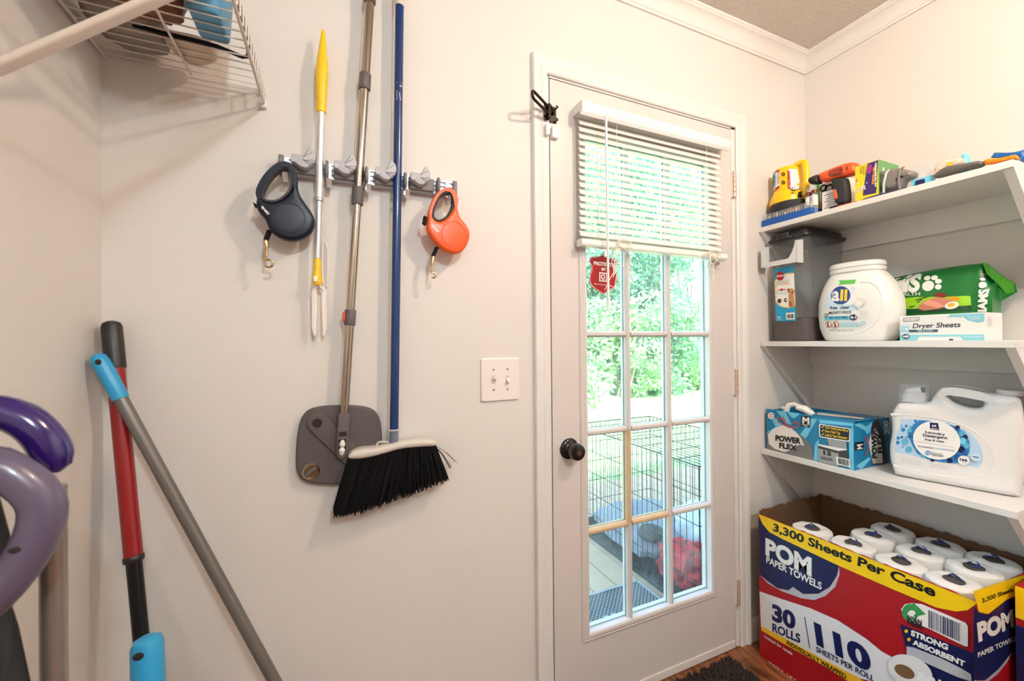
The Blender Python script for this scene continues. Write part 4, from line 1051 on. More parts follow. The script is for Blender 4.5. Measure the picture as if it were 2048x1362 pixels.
hm2 = MB(); hm2.rings([[(1.586, y, 1.502), (1.586, y, hz(y)), (1.590, y, hz(y)), (1.590, y, 1.502)] for y in ys])
for ya in (.977, 1.109): hm2.prism([(1.588, ya, 1.502), (1.588, ya, 1.584), (1.631, ya, 1.592), (1.631, ya, 1.502)], (0, .004, 0))
hm2.build('handle', 'bin_handle', t, smooth=False)
decal('bin_label', t, lambda u, v: Vector((1.628, -u, v)), (-1, 0, 0), target=bo, name='front_label')

t = thing('detergent_tub', 'rounded white tub of laundry pacs with wide white cap', 'tub', (1.70, .836, z0)); cx, cy = 1.704, .836
pr_ = [(0, .092, .056, 0), (.004, .098, .060, 0), (.02, .106, .065, 0), (.048, .115, .069, 0), (.09, .121, .072, -.002), (.14, .1185, .072, -.002), (.165, .112, .070, -.001), (.195, .102, .066, 0), (.218, .090, .060, .002), (.235, .078, .055, .003), (.242, .072, .052, .004)]
tb = MB().rings([[(cx+y, cy+dy+x, z0+h) for x, y in sellipse(a, b, 44, 2.7)] for h, a, b, dy in pr_])
tb.build('body', 'tub_white', t, ang=60)
MB().rings([[(cx+y, cy+.004+x, z0+h) for x, y in sellipse(a, b, 44, 2.4)] for h, a, b in [(.240, .076, .056), (.243, .079, .059), (.253, .079, .059), (.255, .075, .055), (.258, .075, .055), (.259, .079, .059), (.272, .078, .058), (.276, .073, .053)]]).build('cap', 'tub_white', t, ang=40)
decal('tub', t, lambda u, v: Vector((1.645, -u, v)), (-1, 0, 0), target=tb, name='front_label', base=.0005)
bv = BVHTree.FromPolygons(tb.v, tb.f)
def on_tub(y, z):
    h = bv.ray_cast(Vector((1.5, y, z)), Vector((1, 0, 0))); return h[0]+Vector((-.0004, 0, 0))
MB().tube([on_tub(y, z) for y, z in [(.800, 1.405), (.775, 1.402), (.757, 1.385), (.745, 1.355), (.743, 1.32), (.750, 1.285), (.768, 1.255), (.80, 1.236), (.84, 1.228), (.88, 1.229)]], .0022, 6).build('moulded_grip_edge', 'tub_white', t)

t = thing('dog_food_bag', 'green bag of dog food lying behind the dryer sheet box', 'bag', (1.82, .72, z0))
bo_ = pts2('bag_o'); bo_ = [(u, max(v, z0)) for u, v in bo_]
us = [u for u, v in bo_]; 
topz = sorted([(u, v) for u, v in bo_ if v > 1.33])
def ztop(u):
    for a, b in zip(topz, topz[1:]):
        if a[0] <= u <= b[0]: return a[1]+(b[1]-a[1])*(u-a[0])/max(1e-6, b[0]-a[0])
    return topz[0][1] if u < topz[0][0] else topz[-1][1]
u0, u1 = min(us), -.546; NU, NV = 30, 16
def bagpt(i, j, side):
    a, b = i/NU, j/NV; u = u0+(u1-u0)*a; zt = ztop(u); z = z0+(zt-z0)*b
    bul = (math.sin(math.pi*min(max(b, 0), 1))**.5)*(.6+.4*math.sin(math.pi*min(a*1.15, 1))**.5)
    wr = .004*mnoise.noise(Vector((u*24, z*9, side*3)))*bul
    return Vector((1.832+side*(.004+.046*bul)+wr, -u, z))
bg = MB()
for side in (-1, 1):
    bg.add([bagpt(i, j, side) for i in range(NU+1) for j in range(NV+1)], [(i*(NV+1)+j, (i+1)*(NV+1)+j, (i+1)*(NV+1)+j+1, i*(NV+1)+j+1) for i in range(NU) for j in range(NV)])
n_ = (NU+1)*(NV+1)
rim = [i*(NV+1) for i in range(NU+1)]+[NU*(NV+1)+j for j in range(1, NV+1)]+[i*(NV+1)+NV for i in range(NU-1, -1, -1)]+[j for j in range(NV-1, 0, -1)]
for a, b in zip(rim, rim[1:]+rim[:1]): bg.f.append((a, b, b+n_, a+n_)); bg.m.append(0)
bg.build('pouch', 'bag_green', t, ang=60)
fo = pts2('bag_fold'); fz = [(1.822, *fo[0]), (1.826, *fo[1]), (1.84, *fo[2]), (1.872, *fo[3]), (1.88, *fo[4]), (1.86, *fo[5]), (1.83, *fo[6])]
FP = [Vector((x, -u, v)) for x, u, v in fz]; ctr = Vector((1.84, .548, 1.375))
MB().add(FP+[ctr]+[Vector((1.825, .562, 1.25))], [(0, 1, 7), (1, 2, 7), (2, 3, 7), (3, 4, 7), (4, 5, 7), (5, 6, 7), (6, 8, 7), (8, 0, 7)]).build('rolled_end', ['bag_green'], t, smooth=False).modifiers.new('thick', 'SOLIDIFY').thickness = .002
MB().add([FP[0]+V(-.004, 0, 0), FP[1]+V(-.006, 0, 0), FP[2]+V(-.006, 0, 0), FP[3]+V(-.006, 0, 0), FP[4]+V(-.006, .004, 0), V(1.862, .535, 1.345), V(1.835, .545, 1.375), V(1.80, .555, 1.405)], [(0, 1, 7), (1, 2, 6, 7), (2, 3, 5, 6), (3, 4, 5)]).build('folded_mouth', 'bag_inside', t, smooth=False).modifiers.new('thick', 'SOLIDIFY').thickness = .0015
decal('bag', t, lambda u, v: Vector((1.798, -u, v)), (-1, 0, 0), target=bg, name='front_print', base=.0004)

t = thing('dryer_sheet_box', 'white and aqua carton of dryer sheets in front of the green bag', 'box', (1.685, .6, z0))
MB().box((1.630, .508, z0), (1.739, .6915, 1.2825)).build('carton', 'box_white', t, smooth=False, bevel=.0008)
decal('dryer', t, lambda u, v: Vector((1.630, -u, min(max(v, z0+.0005), 1.282))), (-1, 0, 0), name='front_print')
decal('dryer_side', t, lambda u, v: Vector((u, .508, v)), (0, -1, 0), name='side_print')

# ================================================================== top shelf
z0 = S1+.0003
t = thing('bit_set_case', 'flat blue case of small bits under the yellow lantern', 'case', (1.68, 1.03, z0))
MB().box((1.618, .938, z0), (1.745, 1.131, z0+.030)).build('base', 'tray_blue', t, bevel=.003)
MB().box((1.620, .940, z0+.0302), (1.743, 1.129, z0+.052)).build('clear_lid', 'clear_plastic', t, bevel=.002)
rr = random.Random(2)
for k in range(17):
    y = .948+.0106*k; MB().cyl((1.632, y, z0+.0305), (1.632, y, z0+.046+rr.uniform(-.004, .004)), .0034, n=8).build('bit', rr.choice(['alu', 'steel', 'grip_grey', 'alu_bright', 'brass']), t)

lz = z0+.0525; lx, ly = 1.690, 1.058
t = thing('lantern', 'yellow hand lantern with black lens rim standing lens down', 'lantern', (lx, ly, lz))
MB().lathe([(.002, 0), (.062, 0), (.068, .004), (.070, .014), (.069, .030), (.067, .033), (.002, .033)], (lx, ly, lz), (0,0,1), 40).build('lens_rim', 'rubber_dark', t)
lb = MB().lathe([(.002, .0332), (.066, .0332), (.066, .05), (.060, .068), (.0535, .080), (.052, .09), (.053, .168), (.050, .174), (.002, .176)], (lx, ly+.008, lz), (0,0,1), 40)
lb.build('body', 'lantern_yellow', t)
hp = [(-.03, .172), (-.05, .178), (-.064, .172), (-.070, .150), (-.071, .10), (-.068, .06), (-.062, .045)]
MB().tube([(lx-.018, ly+y, lz+h) for y, h in hp], [.010, .011, .012, .012, .012, .012, .010], 12).build('handle', 'lantern_yellow', t)
MB().box((lx-.032, ly-.060, lz+.048), (lx-.029, ly-.048, lz+.060)).build('switch', 'rubber_dark', t, smooth=False)
decal('lantern', t, lambda u, v: Vector((1.64, -u, v)), (-1, 0, 0), target=lb, name='body_label', maxe=.008)

for (x, y, m_, lab) in ((1.648, .966, 'box_white', 'small brown-banded vial beside the lantern, left of the pair'), (1.640, .940, 'box_white', 'small brown-banded vial in front of the instruction card, right of the pair')):
    b = thing('vial', lab, 'bottle', (x, y, z0), 'small vials on the top shelf')
    MB().lathe([(.001, 0), (.0095, 0), (.010, .002), (.010, .082), (.0095, .083), (.001, .083)], (x, y, z0), (0,0,1), 18).build('glass', 'clear_plastic', b)
    MB().lathe([(.0097, .036), (.0104, .036), (.0104, .074), (.0097, .074)], (x, y, z0), (0,0,1), 18, cap0=False, cap1=False).build('label_band', m_, b)
    MB().lathe([(.001, .083), (.0105, .083), (.0105, .094), (.001, .094)], (x, y, z0), (0,0,1), 18).build('collar', 'amber_brown', b)
    MB().lathe([(.001, .0942), (.008, .0942), (.0075, .106), (.004, .116), (.001, .118)], (x, y, z0), (0,0,1), 18).build('clear_cap', 'clear_plastic', b)
t = thing('seed_packet_box', 'white and green carton with black print behind the drill', 'box', (1.72, .92, z0))
MB().box((1.690, .872, z0), (1.760, .965, z0+.128)).build('carton', 'box_white', t, smooth=False)
MB().box((1.6885, .952, z0), (1.6898, .9655, z0+.128)).build('green_edge', 'ink_leafgreen', t, smooth=False); MB().box((1.6885, .896, z0), (1.6898, .906, z0+.128)).build('green_edge', 'ink_leafgreen', t, smooth=False)
for y, z, r in ((.938, .108, .013), (.918, .100, .016), (.886, .112, .012)): MB().lathe([(r*.55, 0), (r, 0), (r, .0008), (r*.55, .0008)], (1.6889, y, z0+z), (-1,0,0), 20, cap0=False, cap1=False).build('round_mark', 'ink_black', t)
MB().box((1.688, .905, z0+.01), (1.6894, .95, z0+.06)).build('orange_patch', 'ink_orangec', t, smooth=False)
t = thing('instruction_card', 'upright white instruction card with fine black lines beside the drill', 'card', (1.655, .895, z0))
MB().box((1.652, .858, z0), (1.656, .924, z0+.083)).build('card', 'ink_black', t, smooth=False)
MB().box((1.6505, .860, z0+.001), (1.6518, .921, z0+.080)).build('white_face', 'box_white', t, smooth=False)
for k in range(7): MB().box((1.6497, .866, z0+.018+.008*k), (1.6504, .866+.048-.006*(k % 3), z0+.0198+.008*k)).build('printed_line', 'ink_dkgrey', t, smooth=False)

def xpl(key, x, th_, bev, **k):
    p = pts2(key); p = smooth2(p, 1)
    return plate(p, None, lambda u, v, w: Vector((x+w, -u, max(v, z0))), th_, bev, 4)
t = thing('cordless_drill', 'orange and black cordless drill lying chuck to the left', 'drill', (1.655, .87, z0))
db = xpl('drill_b', 1.622, .050, .018); db.build('motor_housing', 'drill_orange', t, ang=60)
xpl('drill_c', 1.624, .044, .018).build('chuck', 'rubber_dark', t, ang=60)
xpl('drill_g', 1.628, .036, .012).build('grip', 'rubber_dark', t, ang=60)
MB().box((1.626, .832, z0), (1.668, .885, z0+.012)).build('battery', 'black_plastic', t, bevel=.003)
xpl('drill_t', 1.6245, .012, .003).build('trigger', 'drill_orange', t, ang=60)
MB().box((1.624, .800, z0), (1.670, .860, z0+.008)).build('foot', 'drill_orange', t, bevel=.003)
decal('drill', t, lambda u, v: Vector((1.622, -u, v)), (-1, 0, 0), target=db, name='maker_badge', maxe=.006)

t = thing('repeller_box', 'yellow, purple and green carton right of the drill', 'box', (1.69, .775, z0))
MB().box((1.630, .742, z0), (1.753, .806, 1.797)).build('carton', 'repel_yellow', t, smooth=False)
MB().box((1.6302, .7412, z0), (1.753, .7419, 1.797)).build('green_side', 'repel_green', t, smooth=False)
decal('repel', t, lambda u, v: Vector((1.630, min(max(-u, .742), .806), min(max(v, z0), 1.797))), (-1, 0, 0), name='front_print')
MB().box((1.655, .7405, 1.762), (1.662, .7411, 1.775)).build('side_print', 'ink_paper', t, smooth=False)
t = thing('purple_pouch', 'thin dark purple pouch lying in front of the cartons', 'pouch', (1.625, .77, z0))
blob((1.624, .735, z0+.004), (.012, .055, .004), 3, .15, 4, 16, 8, floor=z0).build('pouch', 'ink_purple', t)
np_ = xpl('noz', 1.632, .055, .020)
t = thing('vacuum_nozzle', 'grey plastic vacuum nozzle lying beside the repeller carton', 'nozzle', (1.66, .71, z0)); np_.build('nozzle_body', 'nozzle_grey', t, ang=60)
MB().tube([(1.630, .728, z0+.010), (1.629, .727, z0+.04), (1.632, .722, z0+.072), (1.64, .718, z0+.082)], .0035, 8).build('seam_ridge', 'alu', t); MB().tube([(1.632, .688, z0+.006), (1.630, .690, z0+.04), (1.634, .688, z0+.074), (1.65, .686, z0+.08)], .003, 8).build('rim_ring', 'grip_grey', t)
pl_ = xpl('plas', 1.665, .05, .012); pl_.xf(lambda p: p+.006*mnoise.noise_vector(p*40))
t = thing('clear_blister_pack', 'crumpled clear plastic pack with blue and white card inside', 'pack', (1.69, .63, z0)); pl_.xf(lambda p: Vector((p.x, p.y, max(p.z, z0)))); pl_.build('film', 'clear_plastic', t)
MB().obox((1.672, .648, z0+.019), (.01, .052, .036), (0, .1, .15)).build('insert_card', 'ink_sky', t, smooth=False); MB().obox((1.664, .652, z0+.016), (.006, .02, .028), (0, .1, .15)).build('dark_insert', 'ink_navy', t, smooth=False)
tp_ = xpl('tanb', 1.655, .04, .010)
t = thing('tan_package', 'tan paper package with a small yellow mark above the grey handle', 'package', (1.675, .58, z0)); tp_.build('paper', 'tan_pack', t, ang=50)
MB().obox((1.654, .583, 1.722), (.0015, .010, .010), (.4, 0, 0)).build('yellow_mark', 'ink_gold', t, smooth=False)
t = thing('blue_cone', 'small pale blue plastic tip poking up behind the tan package', 'cap', (1.70, .55, z0))
MB().lathe([(.001, 0), (.014, 0), (.013, .05), (.006, .079), (.001, .082)], (1.700, .566, z0), (0,0,1), 16).build('tip', 'ink_sky', t)
t = thing('hand_tool', 'tool with dark grey rubber grip and orange shaft on the shelf edge', 'tool', (1.635, .52, z0))
xpl('tool', 1.612, .030, .010).build('grip', 'grey_rubber', t, ang=60); xpl('tool2', 1.615, .026, .009).build('shaft', 'orange_tool', t, ang=60)
bb = xpl('bluebag', 1.70, .06, .012); bb.xf(lambda p: Vector((p.x, p.y, max(z0, p.z)))+.004*mnoise.noise_vector(p*50)*(1 if p.z > z0+.02 else 0))
t = thing('blue_bag', 'shiny blue and black bag at the right end of the top shelf', 'bag', (1.73, .46, z0)); bb.build('bag', 'blue_bag', t, ang=60)
MB().obox((1.697, .505, 1.706), (.004, .02, .008), (.3, 0, 0)).build('dark_patch', 'ink_black', t, smooth=False)

# ================================================================== things on the back wall and the door
# light switch
t = thing('light_switch', 'white double toggle light switch plate left of the door', 'light switch', (.4525, YB, 1.10))
MB().rings([[(.4525+x*s, y, 1.1005+z*s) for x, z in rrect(.124, .128, .006, 4)] for s, y in ((1, YB), (1, YB-.002), (.965, YB-.0065), (.95, YB-.007))]).build('plate', 'ivory_plastic', t, smooth=False)
for x, up in ((.430, 1), (.4745, -1)):
    MB().box((x-.006, YB-.0076, 1.088), (x+.006, YB-.0068, 1.113)).build('slot', 'tan_pack', t, smooth=False)
    MB().prism([(x-.0045, YB-.0076, 1.0965), (x-.0045, YB-.0076, 1.1045), (x-.0045, YB-.019, 1.1035+.007*up), (x-.0045, YB-.019, 1.0975+.007*up)], (.009, 0, 0)).build('toggle', 'ivory_plastic', t, smooth=False)
    for z in (1.0705, 1.1305): MB().lathe([(.001, 0), (.0033, 0), (.0025, .001), (.001, .0012)], (x, YB-.0069, z), (0,-1,0), 12).build('screw', 'threshold_metal', t)
# swing bar latch
t = thing('swing_bar_latch', 'dark bronze swing bar door latch, open, above the door sensor', 'latch', (.612, YB-.017, 1.925))
LY = YB-.0172
MB().box((.599, LY-.003, 1.900), (.616, LY, 1.948)).build('base_plate', 'latch_bronze', t, bevel=.0015)
MB().cyl((.613, LY-.009, 1.904), (.613, LY-.009, 1.946), .0065, n=14).build('pivot', 'latch_bronze', t)
A0, A1 = Vector((.610, LY-.012, 1.925)), Vector((.527, LY-.066, 1.928))
dv = (A1-A0).normalized()
ring = [A0+V(0,0,.011), A0+(A1-A0)*.5+V(0,0,.011), A1-dv*.010+V(0,0,.011), A1-dv*.003+V(0,0,.008), A1+V(0,0,0), A1-dv*.003+V(0,0,-.008), A1-dv*.010+V(0,0,-.011), A0+(A1-A0)*.5+V(0,0,-.011), A0+V(0,0,-.011)]
MB().tube(ring, .0042, 10, closed=True).build('swing_bar', 'latch_bronze', t)
MB().obox((.640, 1.1305, 1.930), (.022, .003, .052)).build('catch_plate', 'latch_bronze', t, bevel=.001)
MB().tube([(.640, 1.129, 1.934), (.634, 1.118, 1.934), (.625, 1.111, 1.936), (.618, 1.108, 1.938)], [.006, .005, .0045, .006], 10).build('catch_arm', 'latch_bronze', t)
MB().ell((.617, 1.107, 1.938), (.0065, .0065, .0065)).build('ball_stud', 'latch_bronze', t)
for z in (1.952, 1.912): MB().tube([(.650, 1.129, z), (.652, 1.122, z), (.648, 1.117, z), (.643, 1.116, z)], .0022, 8).build('hook_tip', 'latch_bronze', t)
for n, lo, hi, l in (('door_sensor', (.603, LY-.010, 1.853), (.6165, LY, 1.888), 'narrow white alarm magnet on the door casing below the latch'), ('door_sensor', (.6305, 1.1185, 1.853), (.652, 1.1318, 1.888), 'wider white alarm sensor on the door leaf below the latch')):
    tag(MB().box(lo, hi).build(n, 'white_plastic', bevel=.0015), l, 'sensor', 'door alarm sensors')

# window blind on the door
t = thing('window_blind', 'white mini blind half lowered over the door glass', 'blind', (1.04, 1.10, 1.51))
vx0, vx1 = .712, 1.368
MB().rings([[Vector((x, y, z)) for y, z in ((1.1315, 1.967), (1.080, 1.967), (1.0745, 1.963), (1.073, 1.948), (1.076, 1.932), (1.082, 1.924), (1.086, 1.924), (1.086, 1.930), (1.092, 1.940), (1.1315, 1.940))] for x in (vx0, vx1)]).build('headrail', 'white_plastic', t, ang=25)
sl = MB(); q = [(-.0115+.023*k/6, .0016*math.sin(math.pi*k/6)) for k in range(7)]; 
def slat_ring(x, y, z, tilt=61):
    c_, s_ = math.cos(R(tilt)), math.sin(R(tilt)); pr = [(a, b) for a, b in q]+[(a, b-.0005) for a, b in q[::-1]]
    return [Vector((x, y+a*c_+b*(-s_), z+a*s_+b*c_)) for a, b in pr]
first_slat = None
for k in range(17):
    z = 1.9135-.0222*k
    if first_slat is None: first_slat = MB().rings([slat_ring(.719, 1.106, z), slat_ring(1.349, 1.106, z)]).build('slat', 'slat_white', t, ang=60); zfirst = z
    else: copy_part(first_slat, t, (0, 0, z-zfirst))
for k in range(3): MB().rings([slat_ring(.719, 1.104, 1.5395+.0028*k, 2), slat_ring(1.349, 1.104, 1.5395+.0028*k, 2)]).build('slat', 'slat_white', t, ang=60)
MB().rings([[Vector((x, y, z)) for y, z in ((1.117, 1.537), (1.092, 1.5375), (1.087, 1.534), (1.086, 1.520), (1.089, 1.515), (1.113, 1.514), (1.118, 1.518))] for x in (.715, 1.362)]).build('bottom_rail', 'white_plastic', t, ang=25)
wd = MB().tube([(.7955, 1.066, 1.922), (.796, 1.064, 1.60), (.7975, 1.066, 1.305)], .0042, 6).build('tilt_wand', 'white_plastic', t, ang=20)
MB().tube([(.7955, 1.0725, 1.934), (.7955, 1.067, 1.93), (.7955, 1.066, 1.918)], [.0022, .003, .0045], 8).build('wand_hook', 'clear_plastic', t)
for x in (.8555, 1.262): MB().cyl((x, 1.0905, 1.94), (x, 1.0905, 1.53), .0009, n=6).build('lift_cord', 'cord_white', t)
def tangle(x, seed, L):
    rr = random.Random(seed); tm = MB()
    for k in range(7):
        p = Vector((x+rr.uniform(-.02, .02), 1.082, 1.528)); pts = [p]; 
        for j in range(7):
            p = p+Vector((rr.uniform(-.022, .022), rr.uniform(-.004, .003), -L/7+rr.uniform(-.008, .014))); pts.append(p)
        pts = [pts[0]]+[(a+b)/2 for a, b in zip(pts, pts[1:])]+[pts[-1]]; tm.tube(pts, .0013, 5)
    for k in range(3):
        r_ = .012+.004*k; tm.tube([(x+r_*1.6*math.cos(a), 1.083-.002*k, 1.530+r_*.7*math.sin(a)) for a in [6.283*i/14 for i in range(14)]], .0013, 5, closed=True)
    tm.build('cord_tangle', 'cord_white', t)
tangle(.875, 4, .13); tangle(1.285, 9, .07)
# security sign on the glass
t = thing('security_sign', 'red shield-shaped security sticker on the top left pane', 'sign', (.835, 1.1445, 1.37))
sp = [(float(a), float(b)) for a, b in [(x, y) for x, y in zip([int(v)/1e4 for v in DEC['shield'].split('\n')[0].split('|')[2].split()][::2], [int(v)/1e4 for v in DEC['shield'].split('\n')[0].split('|')[2].split()][1::2])]]
MB().prism([(u, 1.1450, v) for u, v in sp], (0, .0018, 0)).build('shield', 'ink_redlab', t, smooth=False)
decal('shield', t, lambda u, v: Vector((u, 1.1450, v)), (0, -1, 0), name='sign_print')

# tool holder rail
t = thing('broom_holder', 'aluminium wall rail with four grey grippers and hooks', 'tool holder', (.095, YB, 1.62))
rl = MB().box((-.112, 1.117, 1.622), (.306, YB-.0005, 1.660))
for z in (1.6225, 1.634, 1.6455, 1.657): rl.box((-.112, 1.1125, z), (.306, 1.117, z+.003))
rl.build('rail', 'alu', t, smooth=False)
for x in (-.120, .306): MB().box((x, 1.106, 1.619), (x+.012, YB-.0005, 1.664)).build('end_cap', 'grip_grey', t, bevel=.003)
gw = [(.021+.0262*math.cos(R(t_)), .0145+.0262*math.sin(R(t_))) for t_ in range(58, -60, -9)]+[(.031, -.0135), (.024, -.0155), (.015, -.0145), (.0076, -.0095), (.001, -.0062), (-.0045, -.0030), (-.0055, .003), (-.0035, .0145), (.021, .0145)]
for gxc in (-.086, .006, .102, .190):
    g = MB().box((gxc-.004, 1.103, 1.624), (gxc+.062, 1.1123, 1.658)).build('gripper', 'grip_grey', t, bevel=.002)
    wh = plate(gw, None, lambda u, v, w: Vector((gxc+u, 1.080+w, 1.645+v)), .024, .002, 2).build('wheel', 'wheel_grey', g, ang=45)
    for a in (-40, -15, 10, 35, 60): MB().obox((gxc+.021+.011*math.cos(R(a)), 1.0796, 1.659+.0*a+(-.012 if a < 20 else -.003)+.009*math.sin(R(a))), (.024, .0008, .0011), (0, -R(a), 0)).build('rib', 'grip_grey', g, smooth=False)
    MB().lathe([(.001, 0), (.0065, 0), (.006, .0025), (.001, .003)], (gxc+.001, 1.080, 1.6445), (0,-1,0), 16).build('pivot_cap', 'wheel_grey', g)
    MB().rings([[Vector((gxc+.0675+dx, 1.098+y, 1.640+z)) for y, z in sellipse(.014*s, .021*s, 20)] for dx, s in ((0, .8), (.002, 1), (.006, 1), (.008, .8))]).build('side_pad', 'grip_grey', g)
for hx in (-.1035, -.010, .081, .177, .2905):
    MB().prism([(hx-.0055, y, z) for y, z in ((1.1120, 1.659), (1.1090, 1.659), (1.1090, 1.607), (1.100, 1.600), (1.088, 1.601), (1.079, 1.612), (1.0765, 1.611), (1.086, 1.5985), (1.100, 1.5968), (1.112, 1.604))], (.011, 0, 0)).build('hook', 'alu_bright', t, smooth=False)

# retractable leashes
def leash(name, label, pre, m, md, mg, txt, yc, lay):
    o_ = smooth2(pts2(pre+'_o'), 1); i_ = smooth2(pts2(pre+'_i'), 1); d = pts2(pre+'_d')
    t = thing(name, label, 'leash', (sum(p[0] for p in o_)/len(o_), yc, min(p[1] for p in o_)), 'retractable dog leashes')
    fr = lambda u, v, w: Vector((u, yc-.015+w, v))
    plate(o_, i_, fr, .030, .009, 4).build('casing', m, t, ang=60)
    plate(offset2(i_, -.001), offset2(i_, .0045), lambda u, v, w: Vector((u, yc-.013+w, v)), .026, .002, 2).build('handle_grip', mg, t, ang=60)
    c = Vector(d[0]); rx = (Vector(d[1])-c).length; rz = (Vector(d[2])-c).length
    MB().rings([[Vector((c.x+x*s, yc-.0145-h, c.y+z*s)) for x, z in sellipse(rx, rz, 40, 2)] for s, h in ((1.06, -.001), (1.05, .0016), (1.0, .0016), (.98, .0004), (.6, .0010), (.02, .0014))], False, True).build('disc', md, t, ang=30)
    MB().prism([(x, yc-.008, z) for x, z in (d[3], d[4], d[5], d[6])], (0, .016, 0)).build('brake_button', 'strap_black', t, smooth=False)
    sp_ = [Vector((x, yc, z)) for x, z in (d[7], d[8], d[9])]
    MB().rings([[p+Vector((x, y, 0)) for x, y in ((-.0055, -.002), (.0055, -.002), (.0055, .002), (-.0055, .002))] for p in (sp_[0], sp_[1])]).build('strap', 'strap_black', t, smooth=False)
    q = [Vector((x, yc, z)) for x, z in d[9:]]
    cl = MB().tube([sp_[1], q[0], q[1]], [.0045, .0062, .0045], 10).tube([q[1], (q[1]+q[2])/2, q[2]], [.0035, .0035, .004], 8)
    rr_ = (q[3]-q[4]).length*.5; cc = (q[3]+q[4])/2; R_ = (q[4]-q[3]).length/2
    cc = q[3]+(q[4]-q[3])*.5; R_ = max(.0055, R_)
    cl.tube([q[2], (q[2]+cc)/2+Vector((-R_*.5, 0, R_*.35))]+[cc+Vector((R_*math.sin(a), 0, R_*math.cos(a))) for a in [R(-50+20*k) for k in range(15)]], .0026, 8)
    cl.tube([q[2], q[5]], [.0022, .0026], 8)
    cl.build('clasp', 'brass', t)
    decal(txt, t, lambda u, v: Vector((u, yc-.0152, v)), (0, -1, 0), name='logo')
leash('leash', 'navy blue retractable dog leash hanging on the left hook', 'navy', 'navy_plastic', 'navy_disc', 'leash_grip', 'navy_text', 1.082, 0)
leash('leash', 'orange retractable dog leash hanging on the right hook', 'orange', 'orange_plastic', 'orange_plastic', 'leash_grip2', 'orange_text', 1.082, 0)

# duster pole
t = thing('duster_pole', 'telescopic duster pole with yellow grip and white fork', 'duster', (-.03, 1.06, 1.23))
def dl(z): return Vector((-0.0208-0.0176*(1.9799-z)/0.6123, 1.100, z))
MB().tube([dl(z) for z in (1.982, 1.9757, 1.9571, 1.9311, 1.9052, 1.874, 1.8429, 1.8118, 1.7775)], [.003, .0045, .0065, .009, .0125, .0143, .0135, .0120, .0115], 18).build('yellow_grip', 'yellow_plastic', t)
MB().tube([dl(1.7775), dl(1.5658)], .0093, 18).build('outer_tube', 'alu_bright', t); MB().tube([dl(1.5689), dl(1.5669), dl(1.5606), dl(1.5586)], [.0088, .0102, .0102, .0086], 18).build('lock_ring', 'alu', t)
MB().tube([dl(1.5606), dl(1.4195)], .0078, 18).build('inner_tube', 'alu', t)
MB().tube([dl(1.4205), dl(1.4154), dl(1.3967), dl(1.3811), dl(1.3676), dl(1.3552)], [.006, .008, .0082, .0095, .0118, .009], 16).build('yellow_joint', 'yellow_plastic', t)
MB().box(dl(1.3676)-V(.008, .013, .007), dl(1.3676)+V(.001, -.008, .007)).build('white_button', 'brush_white', t, bevel=.002)
fk = MB()
for s_ in (-1, 1):
    x = -.0348+.0088*s_
    fk.tube([(x, 1.108, 1.3469), (x, 1.110, 1.3137), (x+.001*s_, 1.110, 1.2618), (x+.001*s_, 1.109, 1.2327)], [.0034, .0042, .004, .003], 8)
    fk.tube([(x+.0047*s_, 1.108, 1.3427), (x+.0047*s_, 1.110, 1.3033), (x+.0052*s_, 1.110, 1.2514), (x+.001*s_, 1.109, 1.2317)], [.0026, .0032, .0032, .0026], 8)
fk.tube([(-.0488, 1.108, 1.3427), (-.0348, 1.106, 1.3552), (-.0208, 1.108, 1.3427)], .0038, 8)
fk.build('fork', 'brush_white', t)
MB().tube([(-.0215, 1.124, 1.468), (-.015, 1.126, 1.45), (-.0145, 1.127, 1.40), (-.0175, 1.127, 1.355), (-.0235, 1.122, 1.345), (-.028, 1.126, 1.40), (-.0265, 1.126, 1.455)], .0020, 8, closed=True).build('spare_loop', 'brush_white', t)

# steel pole mop
t = thing('flat_mop', 'steel pole mop with grey square plate hanging behind the broom', 'mop', (.02, 1.09, .857))
def ml(z): k = (z-1.0283)/1.0637; return Vector((0.0197+0.0695*k, 1.100, z))
MB().tube([ml(2.4448), ml(1.6146)], .0112, 20).build('upper_tube', 'steel', t); MB().tube([ml(1.6146), ml(1.2722)], .0100, 20).build('middle_tube', 'steel', t); MB().tube([ml(1.2722), ml(1.0231)], .0108, 20).build('lower_tube', 'steel', t)
for a, b, r_ in ((2.0837, 2.1335, 0.0143), (1.8574, 1.8989, 0.0143), (1.5617, 1.6063, 0.0143)): MB().tube([ml(b), ml(b-.002), ml(a+.002), ml(a)], [r_-.001, r_, r_, r_-.001], 20).build('collar', 'mop_grey', t)
jc = MB().tube([ml(1.296), ml(1.2939), ml(1.2587), ml(1.2566)], [.0125, .0135, .0135, .0125], 20).build('lock_collar', 'mop_grey', t)
MB().ell(ml(1.2784)+V(-.0145, -.002, 0), (.004, .006, .014)).build('release_button', 'orange_button', jc)
so = MB().rings([[ml(z)+Vector((x, y, 0)) for x, y in rrect(w_, .026, .006, 4)] for z, w_ in ((1.0387, 0.025), (1.0366, 0.028), (0.992, 0.028), (0.9453, 0.026), (0.9349, 0.021), (0.9307, 0.015))]).build('swivel_socket', 'mop_grey', t, ang=50)
MB().box(ml(0.9899)+V(-.009, -.0142, -.006), ml(0.9899)+V(.009, -.0128, .005)).build('socket_slot', 'gap_dark', so, smooth=False); MB().box(ml(0.9608)+V(-.009, -.0142, -.016), ml(0.9608)+V(.009, -.0128, .016)).build('socket_slot', 'gap_dark', so, smooth=False)
MB().tube([ml(z)+V(0, -.0135, 0) for z in (0.9754, 0.9691, 0.9629, 0.9567, 0.9505, 0.9432, 0.938)], [.003, .006, .0075, .004, .0078, .006, .003], 14).build('universal_joint', 'mop_joint_white', so)
mo = smooth2(pts2('mop_o'), 1)
